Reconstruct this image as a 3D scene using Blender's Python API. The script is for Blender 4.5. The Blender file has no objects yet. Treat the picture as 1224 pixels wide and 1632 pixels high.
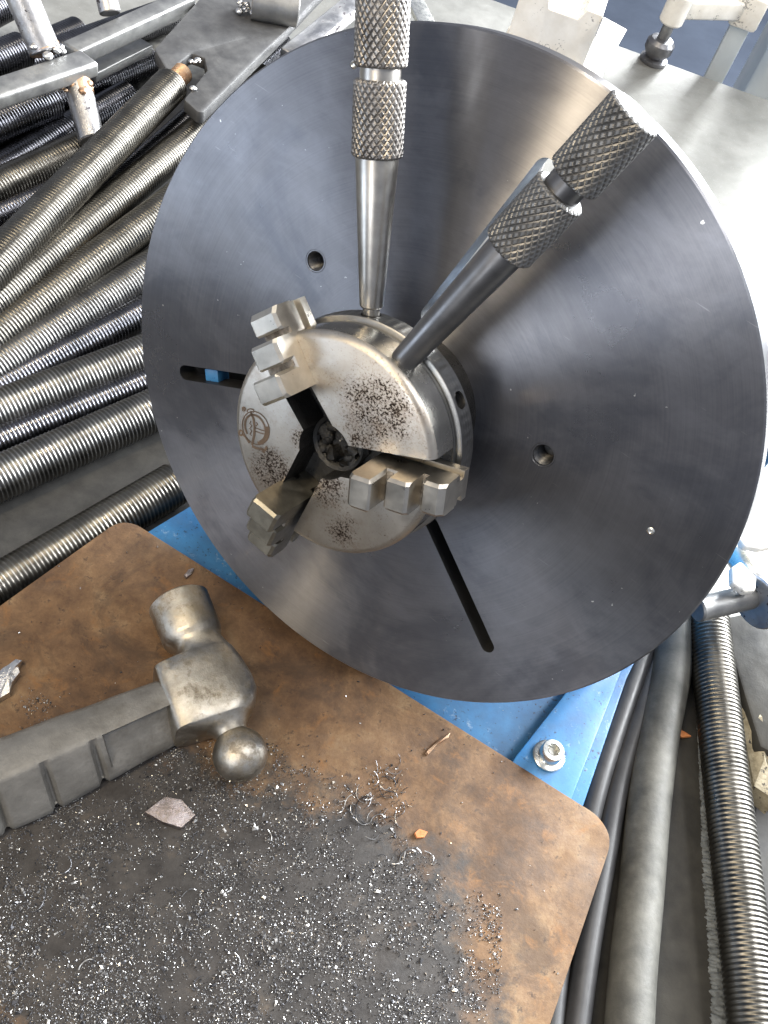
import bpy, bmesh, math, random
from mathutils import Vector, Matrix, noise
R = math.radians
PI = math.pi
rnd = random.Random(7)
S = bpy.context.scene
COL = S.collection

# ------------------------------------------------------------------ camera
F, PIT, ROL, CZ = 1550.0, R(52), R(20), 0.495
FW = Vector((0, math.cos(PIT), -math.sin(PIT)))
_r0 = Vector((1, 0, 0)); _u0 = Vector((0, math.sin(PIT), math.cos(PIT)))
CX = math.cos(ROL) * _r0 + math.sin(ROL) * _u0
CY = -math.sin(ROL) * _r0 + math.cos(ROL) * _u0
CAM = Vector((0, 0, CZ))
cd = bpy.data.cameras.new('camera')
cam = bpy.data.objects.new('camera', cd); COL.objects.link(cam)
m3 = Matrix((CX, CY, -FW)).transposed()
cam.matrix_world = Matrix.Translation(CAM) @ m3.to_4x4()
cd.sensor_fit = 'VERTICAL'; cd.sensor_height = 24.0
cd.lens = 24.0 * F / 1632.0
cd.clip_start = 0.01; cd.clip_end = 60
S.camera = cam
S.render.resolution_x = 768; S.render.resolution_y = 1024

# ------------------------------------------------------------------ light
W = bpy.data.worlds.new('World'); S.world = W; W.use_nodes = True
bg = W.node_tree.nodes['Background']
bg.inputs[0].default_value = (0.80, 0.86, 1.0, 1); bg.inputs[1].default_value = 0.46
S.view_settings.view_transform = 'Standard'; S.view_settings.look = 'None'
S.view_settings.gamma = 1.0; S.view_settings.exposure = 0.28

def area(name, loc, target, sx, sy, power, color, up=None):
    l = bpy.data.lights.new(name, 'AREA'); l.shape = 'RECTANGLE'
    l.size = sx; l.size_y = sy; l.energy = power; l.color = color
    o = bpy.data.objects.new(name, l); COL.objects.link(o)
    z = (Vector(loc) - Vector(target)).normalized()
    y = Vector(up) if up else Vector((0, 0, 1)); y = (y - z * y.dot(z)).normalized(); x = y.cross(z)
    o.matrix_world = Matrix.Translation(loc) @ Matrix((x, y, z)).transposed().to_4x4()
    return o
area('window_light', (2.0, 2.85, 1.45), (0.2, 0.6, 0), 3.5, 1.7, 920, (0.95, 0.98, 1.0))
area('door_light', (-2.55, -1.2, 0.0), (0, 0.3, 0.2), 1.0, 1.2, 21, (0.74, 0.85, 1.0))
area('far_window_light', (-0.73, -1.9, 1.0), (0.05, 0.3, 0.23), 0.40, 0.8, 11, (0.93, 0.96, 1.0))
area('ceiling_strip_light', (-0.80, -0.65, 1.57), (0.01, 0.33, 0.27), 0.035, 1.1, 20, (1.0, 0.81, 0.54), (0.298, 0.643, 0.66))
area('ceiling_strip_light', (-0.42, 0.3, 2.1), (0, 0.3, 0), 0.06, 1.5, 11, (1.0, 0.90, 0.72), (0.34, 0.94, 0))
area('ceiling_strip_light', (0.95, 0.4, 2.0), (0, 0.3, 0), 0.22, 1.5, 20, (1.0, 0.97, 0.93), (0, 1, 0))

# ------------------------------------------------------------------ helpers
def ray(px, py):
    return FW + CX * ((px - 612) / F) - CY * ((py - 816) / F)
def at(px, py, z):
    d = ray(px, py); return CAM + d * ((z - CZ) / d.z)
def atd(px, py, depth):
    return CAM + ray(px, py) * depth

DC = Vector((-0.00812, 0.29995, 0.18831))
DN = Vector((-0.33325, -0.88954, 0.31252)).normalized()
DR = Vector((0, 0, 1)).cross(DN) * -1
DR = (Vector((0, 0, 1)) - DN * DN.z).normalized().cross(DN).normalized()
DU = DN.cross(DR).normalized()
DM = Matrix((DR, DU, DN)).transposed().to_4x4(); DM.translation = DC
DMI = DM.inverted()
def ond(px, py, h=0.0):
    """pixel -> point in the turntable's own frame on the plane h above its face"""
    d = ray(px, py); o = DC + DN * h
    t = (o - CAM).dot(DN) / d.dot(DN)
    return DMI @ (CAM + d * t)

def link(name, me, parent=None, mat=None):
    o = bpy.data.objects.new(name, me); COL.objects.link(o)
    if mat is not None:
        me.materials.clear(); me.materials.append(mat)
    if parent is not None: o.parent = parent
    return o
def tag(o, label=None, cat=None, group=None, kind=None):
    if label: o['label'] = label
    if cat: o['category'] = cat
    if group: o['group'] = group
    if kind: o['kind'] = kind
    return o
def thing(name, label, cat, M=None, group=None):
    o = bpy.data.objects.new(name, None); COL.objects.link(o)
    o.empty_display_size = 0.02
    if M is not None: o.matrix_world = M
    return tag(o, label, cat, group)
def smooth_by_angle(bm, ang=32):
    bm.normal_update()
    for f in bm.faces: f.smooth = True
    c = R(ang)
    for e in bm.edges:
        if len(e.link_faces) == 2 and e.calc_face_angle(0) > c: e.smooth = False
def mesh(bm, name, ang=32, sm=True):
    if sm: smooth_by_angle(bm, ang)
    me = bpy.data.meshes.new(name); bm.to_mesh(me); bm.free(); return me
def obj(name, bm, mat, parent=None, M=None, ang=32, sm=True):
    o = link(name, mesh(bm, name, ang, sm), parent, mat)
    if M is not None: o.matrix_local = M
    return o
def basis(P, Q, hint=Vector((0, 0, 1))):
    z = (Q - P).normalized(); x = hint.cross(z)
    if x.length < 1e-5: x = Vector((1, 0, 0)).cross(z)
    x.normalize(); y = z.cross(x)
    M = Matrix((x, y, z)).transposed().to_4x4(); M.translation = P
    return M
def box(bm, sx, sy, sz, c=(0, 0, 0), M=None, bev=0.0, seg=2):
    t = bmesh.new()
    bmesh.ops.create_cube(t, size=1.0)
    for v in t.verts: v.co = Vector((v.co.x * sx, v.co.y * sy, v.co.z * sz)) + Vector(c)
    if bev > 0:
        bmesh.ops.bevel(t, geom=t.edges[:], offset=bev, segments=seg, affect='EDGES', profile=0.5)
    if M is not None: bmesh.ops.transform(t, matrix=M, verts=t.verts[:])
    join(bm, t)
def join(bm, t):
    me = bpy.data.meshes.new('tmp'); t.to_mesh(me); t.free()
    bm.from_mesh(me); bpy.data.meshes.remove(me)
def lathe(bm, prof, n=48, M=None, cap=True):
    """prof: list of (r, z) from bottom to top about local z"""
    rings = []
    M = M or Matrix()
    for r, z in prof:
        if r < 1e-7: rings.append([bm.verts.new(M @ Vector((0, 0, z)))])
        else: rings.append([bm.verts.new(M @ Vector((r * math.cos(2*PI*i/n), r * math.sin(2*PI*i/n), z))) for i in range(n)])
    for a, b in zip(rings, rings[1:]):
        for i in range(n):
            j = (i + 1) % n
            if len(a) == 1 and len(b) == 1: continue
            if len(a) == 1: bm.faces.new((a[0], b[j], b[i]))
            elif len(b) == 1: bm.faces.new((a[i], a[j], b[0]))
            else: bm.faces.new((a[i], a[j], b[j], b[i]))
    if cap:
        if len(rings[0]) > 1: bm.faces.new(rings[0][::-1])
        if len(rings[-1]) > 1: bm.faces.new(rings[-1])
def tube(bm, pts, r, n=12, rf=None):
    """swept round tube through pts"""
    rings = []
    prevx = None
    for k, p in enumerate(pts):
        a = pts[max(k - 1, 0)]; b = pts[min(k + 1, len(pts) - 1)]
        z = (b - a).normalized()
        x = (prevx - z * prevx.dot(z)) if prevx is not None else Vector((0, 0, 1)).cross(z)
        if x.length < 1e-6: x = Vector((1, 0, 0)).cross(z)
        x.normalize(); prevx = x; y = z.cross(x)
        rr = rf(k / (len(pts) - 1)) * r if rf else r
        rings.append([bm.verts.new(p + (x * math.cos(2*PI*i/n) + y * math.sin(2*PI*i/n)) * rr) for i in range(n)])
    for a, b in zip(rings, rings[1:]):
        for i in range(n):
            j = (i + 1) % n
            bm.faces.new((a[i], a[j], b[j], b[i]))
    bm.faces.new(rings[0][::-1]); bm.faces.new(rings[-1])
def spline(ctrl, n=10):
    out = []
    P = [ctrl[0] * 2 - ctrl[1]] + list(ctrl) + [ctrl[-1] * 2 - ctrl[-2]]
    for i in range(1, len(P) - 2):
        a, b, c, d = P[i-1], P[i], P[i+1], P[i+2]
        for k in range(n):
            t = k / n
            out.append(0.5 * ((2*b) + (c-a)*t + (2*a-5*b+4*c-d)*t*t + (3*b-a-3*c+d)*t**3))
    out.append(P[-2]); return out
def prism(bm, pts, z0, z1, M=None, bev=0.0, seg=2):
    t = bmesh.new()
    lo = [t.verts.new((p[0], p[1], z0)) for p in pts]; hi = [t.verts.new((p[0], p[1], z1)) for p in pts]
    n = len(pts)
    t.faces.new(lo[::-1]); t.faces.new(hi)
    for i in range(n): t.faces.new((lo[i], lo[(i+1) % n], hi[(i+1) % n], hi[i]))
    bmesh.ops.recalc_face_normals(t, faces=t.faces[:])
    if bev > 0:
        es = [e for e in t.edges if e.calc_face_angle(0) > R(25)]
        bmesh.ops.bevel(t, geom=es, offset=bev, segments=seg, affect='EDGES', profile=0.5, clamp_overlap=True)
    if M is not None: bmesh.ops.transform(t, matrix=M, verts=t.verts[:])
    join(bm, t)
def round_poly(pts, rads, n=8):
    out = []
    N_ = len(pts)
    for i in range(N_):
        p = Vector(pts[i][:2]); a = Vector(pts[i-1][:2]); b = Vector(pts[(i+1) % N_][:2])
        r = rads[i]
        if r <= 0: out.append((p.x, p.y)); continue
        d1 = (a - p).normalized(); d2 = (b - p).normalized()
        half = d1.angle(d2) / 2; t = r / math.tan(half)
        c = p + (d1 + d2).normalized() * (r / math.sin(half))
        s = p + d1 * t - c; e = p + d2 * t - c
        a0 = math.atan2(s.y, s.x); a1 = math.atan2(e.y, e.x)
        da = (a1 - a0 + PI) % (2*PI) - PI
        for k in range(n + 1):
            an = a0 + da * k / n
            out.append((c.x + r * math.cos(an), c.y + r * math.sin(an)))
    return out
def boolean(o, cutters, op='DIFFERENCE'):
    for c in cutters:
        m = o.modifiers.new('b', 'BOOLEAN'); m.object = c; m.operation = op; m.solver = 'EXACT'
    dg = bpy.context.evaluated_depsgraph_get(); dg.update()
    me = bpy.data.meshes.new_from_object(o.evaluated_get(dg))
    o.modifiers.clear(); old = o.data; o.data = me; bpy.data.meshes.remove(old)
    for c in cutters:
        d = c.data; bpy.data.objects.remove(c); bpy.data.meshes.remove(d)
def resmooth(o, ang=30, bev=0.0, seg=2):
    bm = bmesh.new(); bm.from_mesh(o.data)
    bmesh.ops.remove_doubles(bm, verts=bm.verts[:], dist=1e-6)
    if bev > 0:
        bm.normal_update()
        es = [e for e in bm.edges if len(e.link_faces) == 2 and e.calc_face_angle(0) > R(40)]
        bmesh.ops.bevel(bm, geom=es, offset=bev, segments=seg, affect='EDGES', profile=0.5, clamp_overlap=True)
    smooth_by_angle(bm, ang); bm.to_mesh(o.data); bm.free()

# ------------------------------------------------------------------ materials
class NT:
    def __init__(s, name):
        s.m = bpy.data.materials.new(name); s.m.use_nodes = True
        s.t = s.m.node_tree; s.b = s.t.nodes['Principled BSDF']
    def n(s, typ, **kw):
        x = s.t.nodes.new(typ)
        for k, v in kw.items():
            if isinstance(k, str) and k.startswith('i_'): x.inputs[k[2:].replace('_', ' ')].default_value = v
            else: setattr(x, k, v)
        return x
    def l(s, a, b): s.t.links.new(a, b)
    def coord(s, kind='Object', scale=(1, 1, 1), rot=(0, 0, 0), loc=(0, 0, 0)):
        c = s.n('ShaderNodeTexCoord'); mp = s.n('ShaderNodeMapping')
        mp.inputs['Scale'].default_value = scale; mp.inputs['Rotation'].default_value = rot; mp.inputs['Location'].default_value = loc
        s.l(c.outputs[kind], mp.inputs[0]); return mp.outputs[0]
    def noise(s, vec, scale, detail=4, rough=0.6, dist=0.0):
        x = s.n('ShaderNodeTexNoise'); s.l(vec, x.inputs['Vector'])
        x.inputs['Scale'].default_value = scale; x.inputs['Detail'].default_value = detail
        x.inputs['Roughness'].default_value = rough; x.inputs['Distortion'].default_value = dist
        return x.outputs[0]
    def ramp(s, fac, stops, interp='LINEAR'):
        x = s.n('ShaderNodeValToRGB'); s.l(fac, x.inputs[0]); x.color_ramp.interpolation = interp
        e = x.color_ramp.elements
        while len(e) < len(stops): e.new(0.5)
        for k, (p, c) in enumerate(stops):
            e[k].position = p; e[k].color = (*c, 1) if hasattr(c, '__len__') else (c, c, c, 1)
        return x.outputs[0]
    def mix(s, fac, a, b, mode='MIX'):
        x = s.n('ShaderNodeMix', data_type='RGBA', blend_type=mode)
        for sock, v in ((x.inputs[0], fac), (x.inputs[6], a), (x.inputs[7], b)):
            if isinstance(v, (int, float)): sock.default_value = v if sock.type == 'VALUE' else (v, v, v, 1)
            elif isinstance(v, tuple): sock.default_value = (*v, 1)
            else: s.l(v, sock)
        return x.outputs[2]
    def math(s, op, a, b=None):
        x = s.n('ShaderNodeMath', operation=op)
        for k, v in ((0, a), (1, b)):
            if v is None: continue
            if isinstance(v, (int, float)): x.inputs[k].default_value = v
            else: s.l(v, x.inputs[k])
        return x.outputs[0]
    def bump(s, h, strength, dist=0.001):
        x = s.n('ShaderNodeBump'); x.inputs['Strength'].default_value = strength; x.inputs['Distance'].default_value = dist
        s.l(h, x.inputs['Height']); s.l(x.outputs[0], s.b.inputs['Normal']); return x
    def set(s, **kw):
        for k, v in kw.items():
            sock = s.b.inputs[k.replace('_', ' ')]
            if isinstance(v, (int, float)): sock.default_value = v
            elif isinstance(v, tuple): sock.default_value = (*v, 1)
            else: s.l(v, sock)
        return s

def worn(name, c0, c1, rough=(0.3, 0.5), metal=1.0, scale=60, bump=0.0, spots=None, spot_scale=400, spot_at=0.66, detail=6, coord='Object', aniso=0):
    t = NT(name); v = t.coord(coord)
    n1 = t.noise(v, scale, detail, 0.65)
    col = t.ramp(n1, [(0.32, c0), (0.68, c1)])
    rr = t.ramp(t.noise(v, scale * 1.7, 5, 0.6), [(0.3, rough[0]), (0.7, rough[1])])
    if spots is not None:
        big = t.noise(v, scale * 0.8, 3, 0.5)
        sm = t.noise(v, spot_scale, 3, 0.6)
        k = t.math('ADD', t.math('MULTIPLY', big, 0.5), t.math('MULTIPLY', sm, 0.5))
        f = t.ramp(k, [(spot_at - 0.02, 0.0), (spot_at + 0.01, 1.0)])
        col = t.mix(f, col, spots)
        rr = t.mix(f, rr, 0.8)
    t.set(Base_Color=col, Roughness=rr, Metallic=metal)
    if bump: t.bump(t.noise(v, scale * 6, 6, 0.7), bump, 0.0006)
    return t.m

M_rod = worn('rolled_steel', (0.070, 0.069, 0.067), (0.165, 0.162, 0.157), (0.26, 0.40), 1, 40)
M_rodw = worn('warm_rolled_steel', (0.072, 0.068, 0.061), (0.165, 0.156, 0.138), (0.26, 0.40), 1, 40)
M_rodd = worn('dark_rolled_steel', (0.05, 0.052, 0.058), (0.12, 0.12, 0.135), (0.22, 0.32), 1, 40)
M_mill = worn('mill_scale_steel', (0.16, 0.16, 0.165), (0.30, 0.30, 0.29), (0.35, 0.6), 0.8, 45, 0.25)
M_dplate = worn('dark_cut_plate', (0.075, 0.075, 0.078), (0.15, 0.15, 0.15), (0.42, 0.65), 0.6, 45, 0.3)
M_pin = worn('bright_welded_steel', (0.32, 0.32, 0.34), (0.52, 0.51, 0.50), (0.28, 0.5), 1, 70, 0.4, (0.10, 0.09, 0.10), 260, 0.60)
M_burn = worn('heat_tinted_steel', (0.30, 0.16, 0.09), (0.50, 0.38, 0.27), (0.35, 0.55), 0.9, 110, 0.3)
M_weld = worn('weld_bead', (0.45, 0.45, 0.46), (0.75, 0.74, 0.72), (0.2, 0.4), 1, 120, 0.5)
M_bar = worn('oiled_black_steel', (0.11, 0.11, 0.115), (0.17, 0.17, 0.175), (0.30, 0.42), 0.85, 60)
M_barg = worn('bare_turned_steel', (0.30, 0.285, 0.26), (0.47, 0.45, 0.42), (0.28, 0.4), 1, 80)
M_knurl = worn('knurled_steel', (0.19, 0.18, 0.172), (0.31, 0.295, 0.28), (0.36, 0.50), 1, 90)
M_knurld = worn('blackened_knurled_steel', (0.13, 0.13, 0.131), (0.215, 0.213, 0.21), (0.42, 0.54), 0.95, 90)
M_jaw = worn('hardened_jaw_steel', (0.45, 0.42, 0.37), (0.62, 0.585, 0.525), (0.26, 0.42), 1, 80, 0.05)
M_jawg = worn('dirty_groove_steel', (0.10, 0.085, 0.07), (0.42, 0.38, 0.33), (0.5, 0.8), 0.7, 300, 0.6)
M_grease = worn('black_grease', (0.004, 0.004, 0.004), (0.015, 0.014, 0.013), (0.3, 0.6), 0, 220, 0.8)
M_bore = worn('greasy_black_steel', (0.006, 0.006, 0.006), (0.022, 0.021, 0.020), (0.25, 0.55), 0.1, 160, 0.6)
M_side = worn('ground_chuck_side', (0.40, 0.39, 0.35), (0.52, 0.50, 0.46), (0.20, 0.32), 1, 50)
M_ring = worn('grey_ring_steel', (0.21, 0.21, 0.21), (0.32, 0.32, 0.31), (0.3, 0.42), 1, 60)
M_black = worn('black_gap', (0.012, 0.012, 0.013), (0.03, 0.03, 0.03), (0.4, 0.6), 0.2, 60)
M_hole = worn('threaded_hole_steel', (0.05, 0.05, 0.055), (0.15, 0.15, 0.15), (0.3, 0.5), 0.9, 200)
M_zinc = worn('zinc_plated_steel', (0.62, 0.62, 0.58), (0.80, 0.79, 0.74), (0.22, 0.36), 1, 150)
M_white = worn('off_white_paint', (0.60, 0.565, 0.50), (0.74, 0.715, 0.66), (0.4, 0.6), 0, 60, 0.1, (0.28, 0.27, 0.25), 500, 0.62)
M_cable = worn('black_rubber_cable', (0.022, 0.022, 0.024), (0.04, 0.04, 0.042), (0.34, 0.5), 0, 80, 0.1)
M_hose = worn('dusty_grey_hose', (0.040, 0.040, 0.036), (0.115, 0.113, 0.10), (0.5, 0.7), 0, 55, 0.35)
M_dark = worn('dark_blue_paint', (0.016, 0.020, 0.029), (0.026, 0.032, 0.045), (0.85, 0.95), 0, 3)
M_dark.node_tree.nodes['Principled BSDF'].inputs['Specular IOR Level'].default_value = 0.1
M_pale = worn('pale_grey_paint', (0.42, 0.47, 0.50), (0.55, 0.60, 0.63), (0.4, 0.6), 0, 10)
M_bluep = worn('blue_post_paint', (0.10, 0.20, 0.42), (0.13, 0.25, 0.50), (0.4, 0.6), 0, 10)
M_cast = worn('clamp_iron', (0.10, 0.10, 0.11), (0.20, 0.20, 0.21), (0.35, 0.5), 0.8, 90)
M_stone = worn('tan_slag', (0.20, 0.17, 0.11), (0.46, 0.41, 0.30), (0.6, 0.9), 0, 160, 0.8, (0.05, 0.045, 0.04), 300, 0.62)
M_chip = worn('torn_steel_chip', (0.17, 0.135, 0.11), (0.42, 0.38, 0.39), (0.28, 0.5), 1, 260, 0.8)
M_orange = worn('orange_rust_flake', (0.34, 0.11, 0.03), (0.55, 0.22, 0.08), (0.6, 0.8), 0, 200, 0.4)
M_slab = worn('flame_cut_plate', (0.020, 0.020, 0.020), (0.048, 0.046, 0.041), (0.6, 0.85), 0.0, 35, 0.4)
M_slab.node_tree.nodes['Principled BSDF'].inputs['Specular IOR Level'].default_value = 0.25
M_slag = worn('grey_cut_edge', (0.11, 0.12, 0.125), (0.26, 0.28, 0.29), (0.5, 0.8), 0.5, 260, 1.0)
M_mark = worn('etched_mark', (0.065, 0.045, 0.03), (0.13, 0.09, 0.06), (0.5, 0.7), 0.4, 200)

# painted blue casting with dark specks and scuffs
t = NT('blue_machine_paint'); v = t.coord()
c = t.ramp(t.noise(v, 35, 5), [(0.3, (0.016, 0.105, 0.27)), (0.7, (0.042, 0.185, 0.385))])
sp = t.ramp(t.math('ADD', t.math('MULTIPLY', t.noise(v, 480, 3, 0.6), 0.7), t.math('MULTIPLY', t.noise(v, 45, 4, 0.6), 0.3)), [(0.60, 0.0), (0.65, 0.9)])
c = t.mix(sp, c, (0.012, 0.025, 0.06))
grm = t.ramp(t.noise(v, 28, 7, 0.7), [(0.46, 0.0), (0.72, 0.55)])
c = t.mix(grm, c, (0.035, 0.06, 0.10))
sc = t.ramp(t.noise(v, 130, 6, 0.75), [(0.60, 0.0), (0.72, 0.55)])
c = t.mix(sc, c, (0.34, 0.44, 0.55))
t.set(Base_Color=c, Roughness=t.mix(grm, 0.40, 0.62), Metallic=0.0); t.bump(t.noise(v, 400, 3), 0.12, 0.0006); M_blue = t.m

# bench: dull steel sheet with grime
t = NT('bench_steel'); v = t.coord()
c = t.ramp(t.noise(v, 7, 8, 0.65), [(0.3, (0.165, 0.163, 0.150)), (0.72, (0.30, 0.296, 0.278))])
g = t.ramp(t.noise(v, 60, 6, 0.7), [(0.45, 0.0), (0.75, 0.4)])
c = t.mix(g, c, (0.12, 0.115, 0.10))
w = t.ramp(t.noise(v, 900, 2, 0.5), [(0.70, 0.0), (0.73, 1.0)])
c = t.mix(w, c, (0.55, 0.54, 0.52))
so_ = None
for (cx_, cy_, rx_, ry_) in ((-0.24, 0.44, 0.31, 0.42), (0.27, 0.16, 0.16, 0.26)):
    mq = t.n('ShaderNodeMapping'); c_q = t.n('ShaderNodeTexCoord'); t.l(c_q.outputs['Object'], mq.inputs[0])
    mq.inputs['Scale'].default_value = (1/rx_, 1/ry_, 0); mq.inputs['Location'].default_value = (-cx_/rx_, -cy_/ry_, 0)
    lq = t.n('ShaderNodeVectorMath', operation='LENGTH'); t.l(mq.outputs[0], lq.inputs[0])
    so_ = lq.outputs['Value'] if so_ is None else t.math('MINIMUM', so_, lq.outputs['Value'])
so_ = t.ramp(t.math('ADD', so_, t.math('MULTIPLY', t.math('SUBTRACT', t.noise(v, 22, 7, 0.7), 0.5), 0.9)), [(0.80, 0.95), (1.05, 0.0)])
c = t.mix(so_, c, t.ramp(t.noise(v, 70, 6, 0.7), [(0.3, (0.012, 0.012, 0.013)), (0.75, (0.042, 0.041, 0.039))]))  # dark patches; the left one puts shade among the rods into the colour
t.set(Base_Color=c, Roughness=t.mix(so_, t.ramp(t.noise(v, 25, 6, 0.7), [(0.3, 0.34), (0.7, 0.52)]), t.ramp(t.noise(v, 60, 5, 0.7), [(0.3, 0.30), (0.7, 0.5)])), Metallic=t.mix(so_, 0.4, 0.0), Specular_IOR_Level=t.mix(so_, 0.5, 0.28))
t.bump(t.noise(v, 120, 6, 0.7), 0.18, 0.001); M_bench = t.m

# turned face plate: circular lathe grooves, hence anisotropic
t = NT('turned_face_plate'); v = t.coord()
cx = t.n('ShaderNodeTexCoord'); sx = t.n('ShaderNodeSeparateXYZ'); t.l(cx.outputs['Object'], sx.inputs[0])
rad = t.math('SQRT', t.math('ADD', t.math('MULTIPLY', sx.outputs[0], sx.outputs[0]), t.math('MULTIPLY', sx.outputs[1], sx.outputs[1])))
ang = t.math('ARCTAN2', sx.outputs[1], sx.outputs[0])
cb = t.n('ShaderNodeCombineXYZ'); t.l(t.math('MULTIPLY', rad, 1500.0), cb.inputs[0]); t.l(t.math('MULTIPLY', ang, 1.2), cb.inputs[1])
gro = t.noise(cb.outputs[0], 1.0, 3, 0.6)
cl = t.noise(v, 16, 8, 0.68, 0.4)
c = t.ramp(cl, [(0.30, (0.120, 0.123, 0.142)), (0.50, (0.165, 0.168, 0.186)), (0.72, (0.215, 0.216, 0.232))])
c = t.mix(0.13, c, t.ramp(gro, [(0.3, 0.05), (0.7, 0.27)]))
smr = t.ramp(t.noise(t.coord(scale=(1, 2.2, 1), rot=(0, 0, 0.6)), 26, 8, 0.72, 0.5), [(0.46, 0.0), (0.68, 0.38)])
c = t.mix(smr, c, (0.24, 0.245, 0.27))
oil = t.ramp(t.noise(t.coord(loc=(5, 2, 0)), 13, 6, 0.62, 0.6), [(0.52, 0.0), (0.61, 0.42)])
c = t.mix(oil, c, (0.075, 0.082, 0.102))
scr = t.noise(t.coord(scale=(1, 14, 1), rot=(0, 0, 0.95)), 60, 2, 0.5)
c = t.mix(t.ramp(scr, [(0.73, 0.0), (0.78, 0.35)]), c, (0.40, 0.40, 0.41))
sk = t.math('ADD', t.math('MULTIPLY', t.noise(v, 300, 2, 0.5), 0.75), t.math('MULTIPLY', t.noise(v, 24, 3, 0.6), 0.25))
dst = t.ramp(sk, [(0.70, 0.0), (0.73, 1.0)])
c = t.mix(dst, c, (0.70, 0.69, 0.67))
t.set(Base_Color=c, Metallic=0.80, Roughness=t.mix(oil, t.ramp(t.noise(v, 20, 7, 0.7), [(0.3, 0.265), (0.72, 0.345)]), 0.25), Anisotropic=1.0, Anisotropic_Rotation=0.25)
tg = t.n('ShaderNodeTangent', direction_type='RADIAL', axis='Z'); t.l(tg.outputs[0], t.b.inputs['Tangent'])
t.bump(gro, 0.055, 0.0003); M_disc = t.m

# chuck face: ground steel, warm, dotted with dark pits
t = NT('pitted_chuck_face'); v = t.coord()
c = t.ramp(t.noise(v, 40, 6, 0.65), [(0.3, (0.35, 0.322, 0.285)), (0.7, (0.49, 0.462, 0.42))])
sm = t.noise(v, 1000, 5, 0.75)
cl_ = None
for (px_, py_, rad_, wgt) in ((602, 655, 0.021, 1.0), (432, 748, 0.0125, 1.25), (520, 775, 0.012, 1.0), (545, 845, 0.010, 0.8), (575, 705, 0.008, 0.9), (478, 700, .006, .9)):
    q_ = ond(px_, py_, 0.06186)
    mp_ = t.n('ShaderNodeVectorMath', operation='DISTANCE'); t.l(v, mp_.inputs[0]); mp_.inputs[1].default_value = q_
    g_ = t.math('MULTIPLY', t.math('MAXIMUM', t.math('SUBTRACT', 1.0, t.math('DIVIDE', mp_.outputs['Value'], rad_)), 0.0), wgt)
    cl_ = g_ if cl_ is None else t.math('MAXIMUM', cl_, g_)
k = t.math('ADD', sm, t.math('MULTIPLY', t.math('MINIMUM', cl_, 0.55), 0.36))
k = t.math('ADD', k, t.math('MULTIPLY', t.math('SUBTRACT', t.noise(v, 130, 3, 0.6), 0.5), 0.35))
f = t.ramp(k, [(0.705, 0.0), (0.735, 1.0)])
hl = t.ramp(k, [(0.57, 0.0), (0.73, 0.6)])
c = t.mix(hl, c, (0.17, 0.115, 0.075))
c = t.mix(f, c, (0.035, 0.025, 0.02))
st = t.ramp(t.noise(t.coord(scale=(1, 1, 1)), 75, 5, 0.7), [(0.52, 0.0), (0.72, 0.5)])
c = t.mix(st, c, (0.25, 0.19, 0.14))
t.set(Base_Color=c, Metallic=1.0, Roughness=t.mix(f, t.ramp(t.noise(v, 90, 5), [(0.3, 0.34), (0.7, 0.50)]), 0.85))
t.bump(t.mix(f, sm, 0.0), 0.12, 0.0005); M_face = t.m

# rusty plate with an oily black patch where filings lie
PL_C = at(330, 1530, 0.030)
t = NT('rusted_plate'); v = t.coord()
nA = t.math('ADD', t.math('MULTIPLY', t.noise(v, 22, 5, 0.6, 0.3), 0.55), t.math('MULTIPLY', t.noise(v, 95, 12, 0.78, 0.2), 0.45))
c = t.ramp(nA, [(0.34, (0.045, 0.026, 0.016)), (0.45, (0.115, 0.063, 0.032)), (0.54, (0.190, 0.110, 0.055)), (0.64, (0.28, 0.185, 0.10))])
stn = t.ramp(t.noise(t.coord(loc=(9, 4, 0)), 17, 9, 0.75, 0.8), [(0.50, 0.0), (0.62, 0.7)])
c = t.mix(stn, c, (0.060, 0.036, 0.022))
o1 = t.ramp(t.noise(v, 65, 6, 0.7, 0.5), [(0.56, 0.0), (0.70, 0.65)])
c = t.mix(o1, c, (0.27, 0.125, 0.038))
o2 = t.ramp(t.noise(v, 190, 6, 0.72), [(0.58, 0.0), (0.68, 0.85)])
c = t.mix(o2, c, (0.045, 0.026, 0.018))
gry = t.ramp(t.noise(t.coord(loc=(3, 1, 0)), 14, 5, 0.6), [(0.5, 0.0), (0.68, 0.5)])
c = t.mix(gry, c, (0.15, 0.12, 0.095))
c = t.mix(0.30, c, (0.022, 0.017, 0.012))
cc = t.n('ShaderNodeTexCoord'); mp = t.n('ShaderNodeMapping'); t.l(cc.outputs['Object'], mp.inputs[0])
mp.vector_type = 'POINT'
SOOT = mp
ln = t.n('ShaderNodeVectorMath', operation='LENGTH'); t.l(mp.outputs[0], ln.inputs[0])
dd = t.math('ADD', ln.outputs['Value'], t.math('MULTIPLY', t.math('SUBTRACT', t.noise(v, 26, 9, 0.75), 0.5), 1.15))
so = t.ramp(dd, [(0.80, 0.95), (1.10, 0.0)])
c = t.mix(so, c, t.ramp(t.noise(v, 90, 6, 0.7), [(0.3, (0.014, 0.014, 0.015)), (0.58, (0.038, 0.037, 0.037)), (0.78, (0.075, 0.062, 0.050))]))
t.set(Base_Color=c, Metallic=t.mix(so, 0.0, 0.25), Roughness=t.mix(so, t.ramp(t.noise(v, 40, 5), [(0.3, 0.58), (0.7, 0.82)]), 0.6), Specular_IOR_Level=0.3)
t.bump(t.noise(v, 170, 8, 0.72), 0.35, 0.0012); M_rust = t.m

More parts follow.
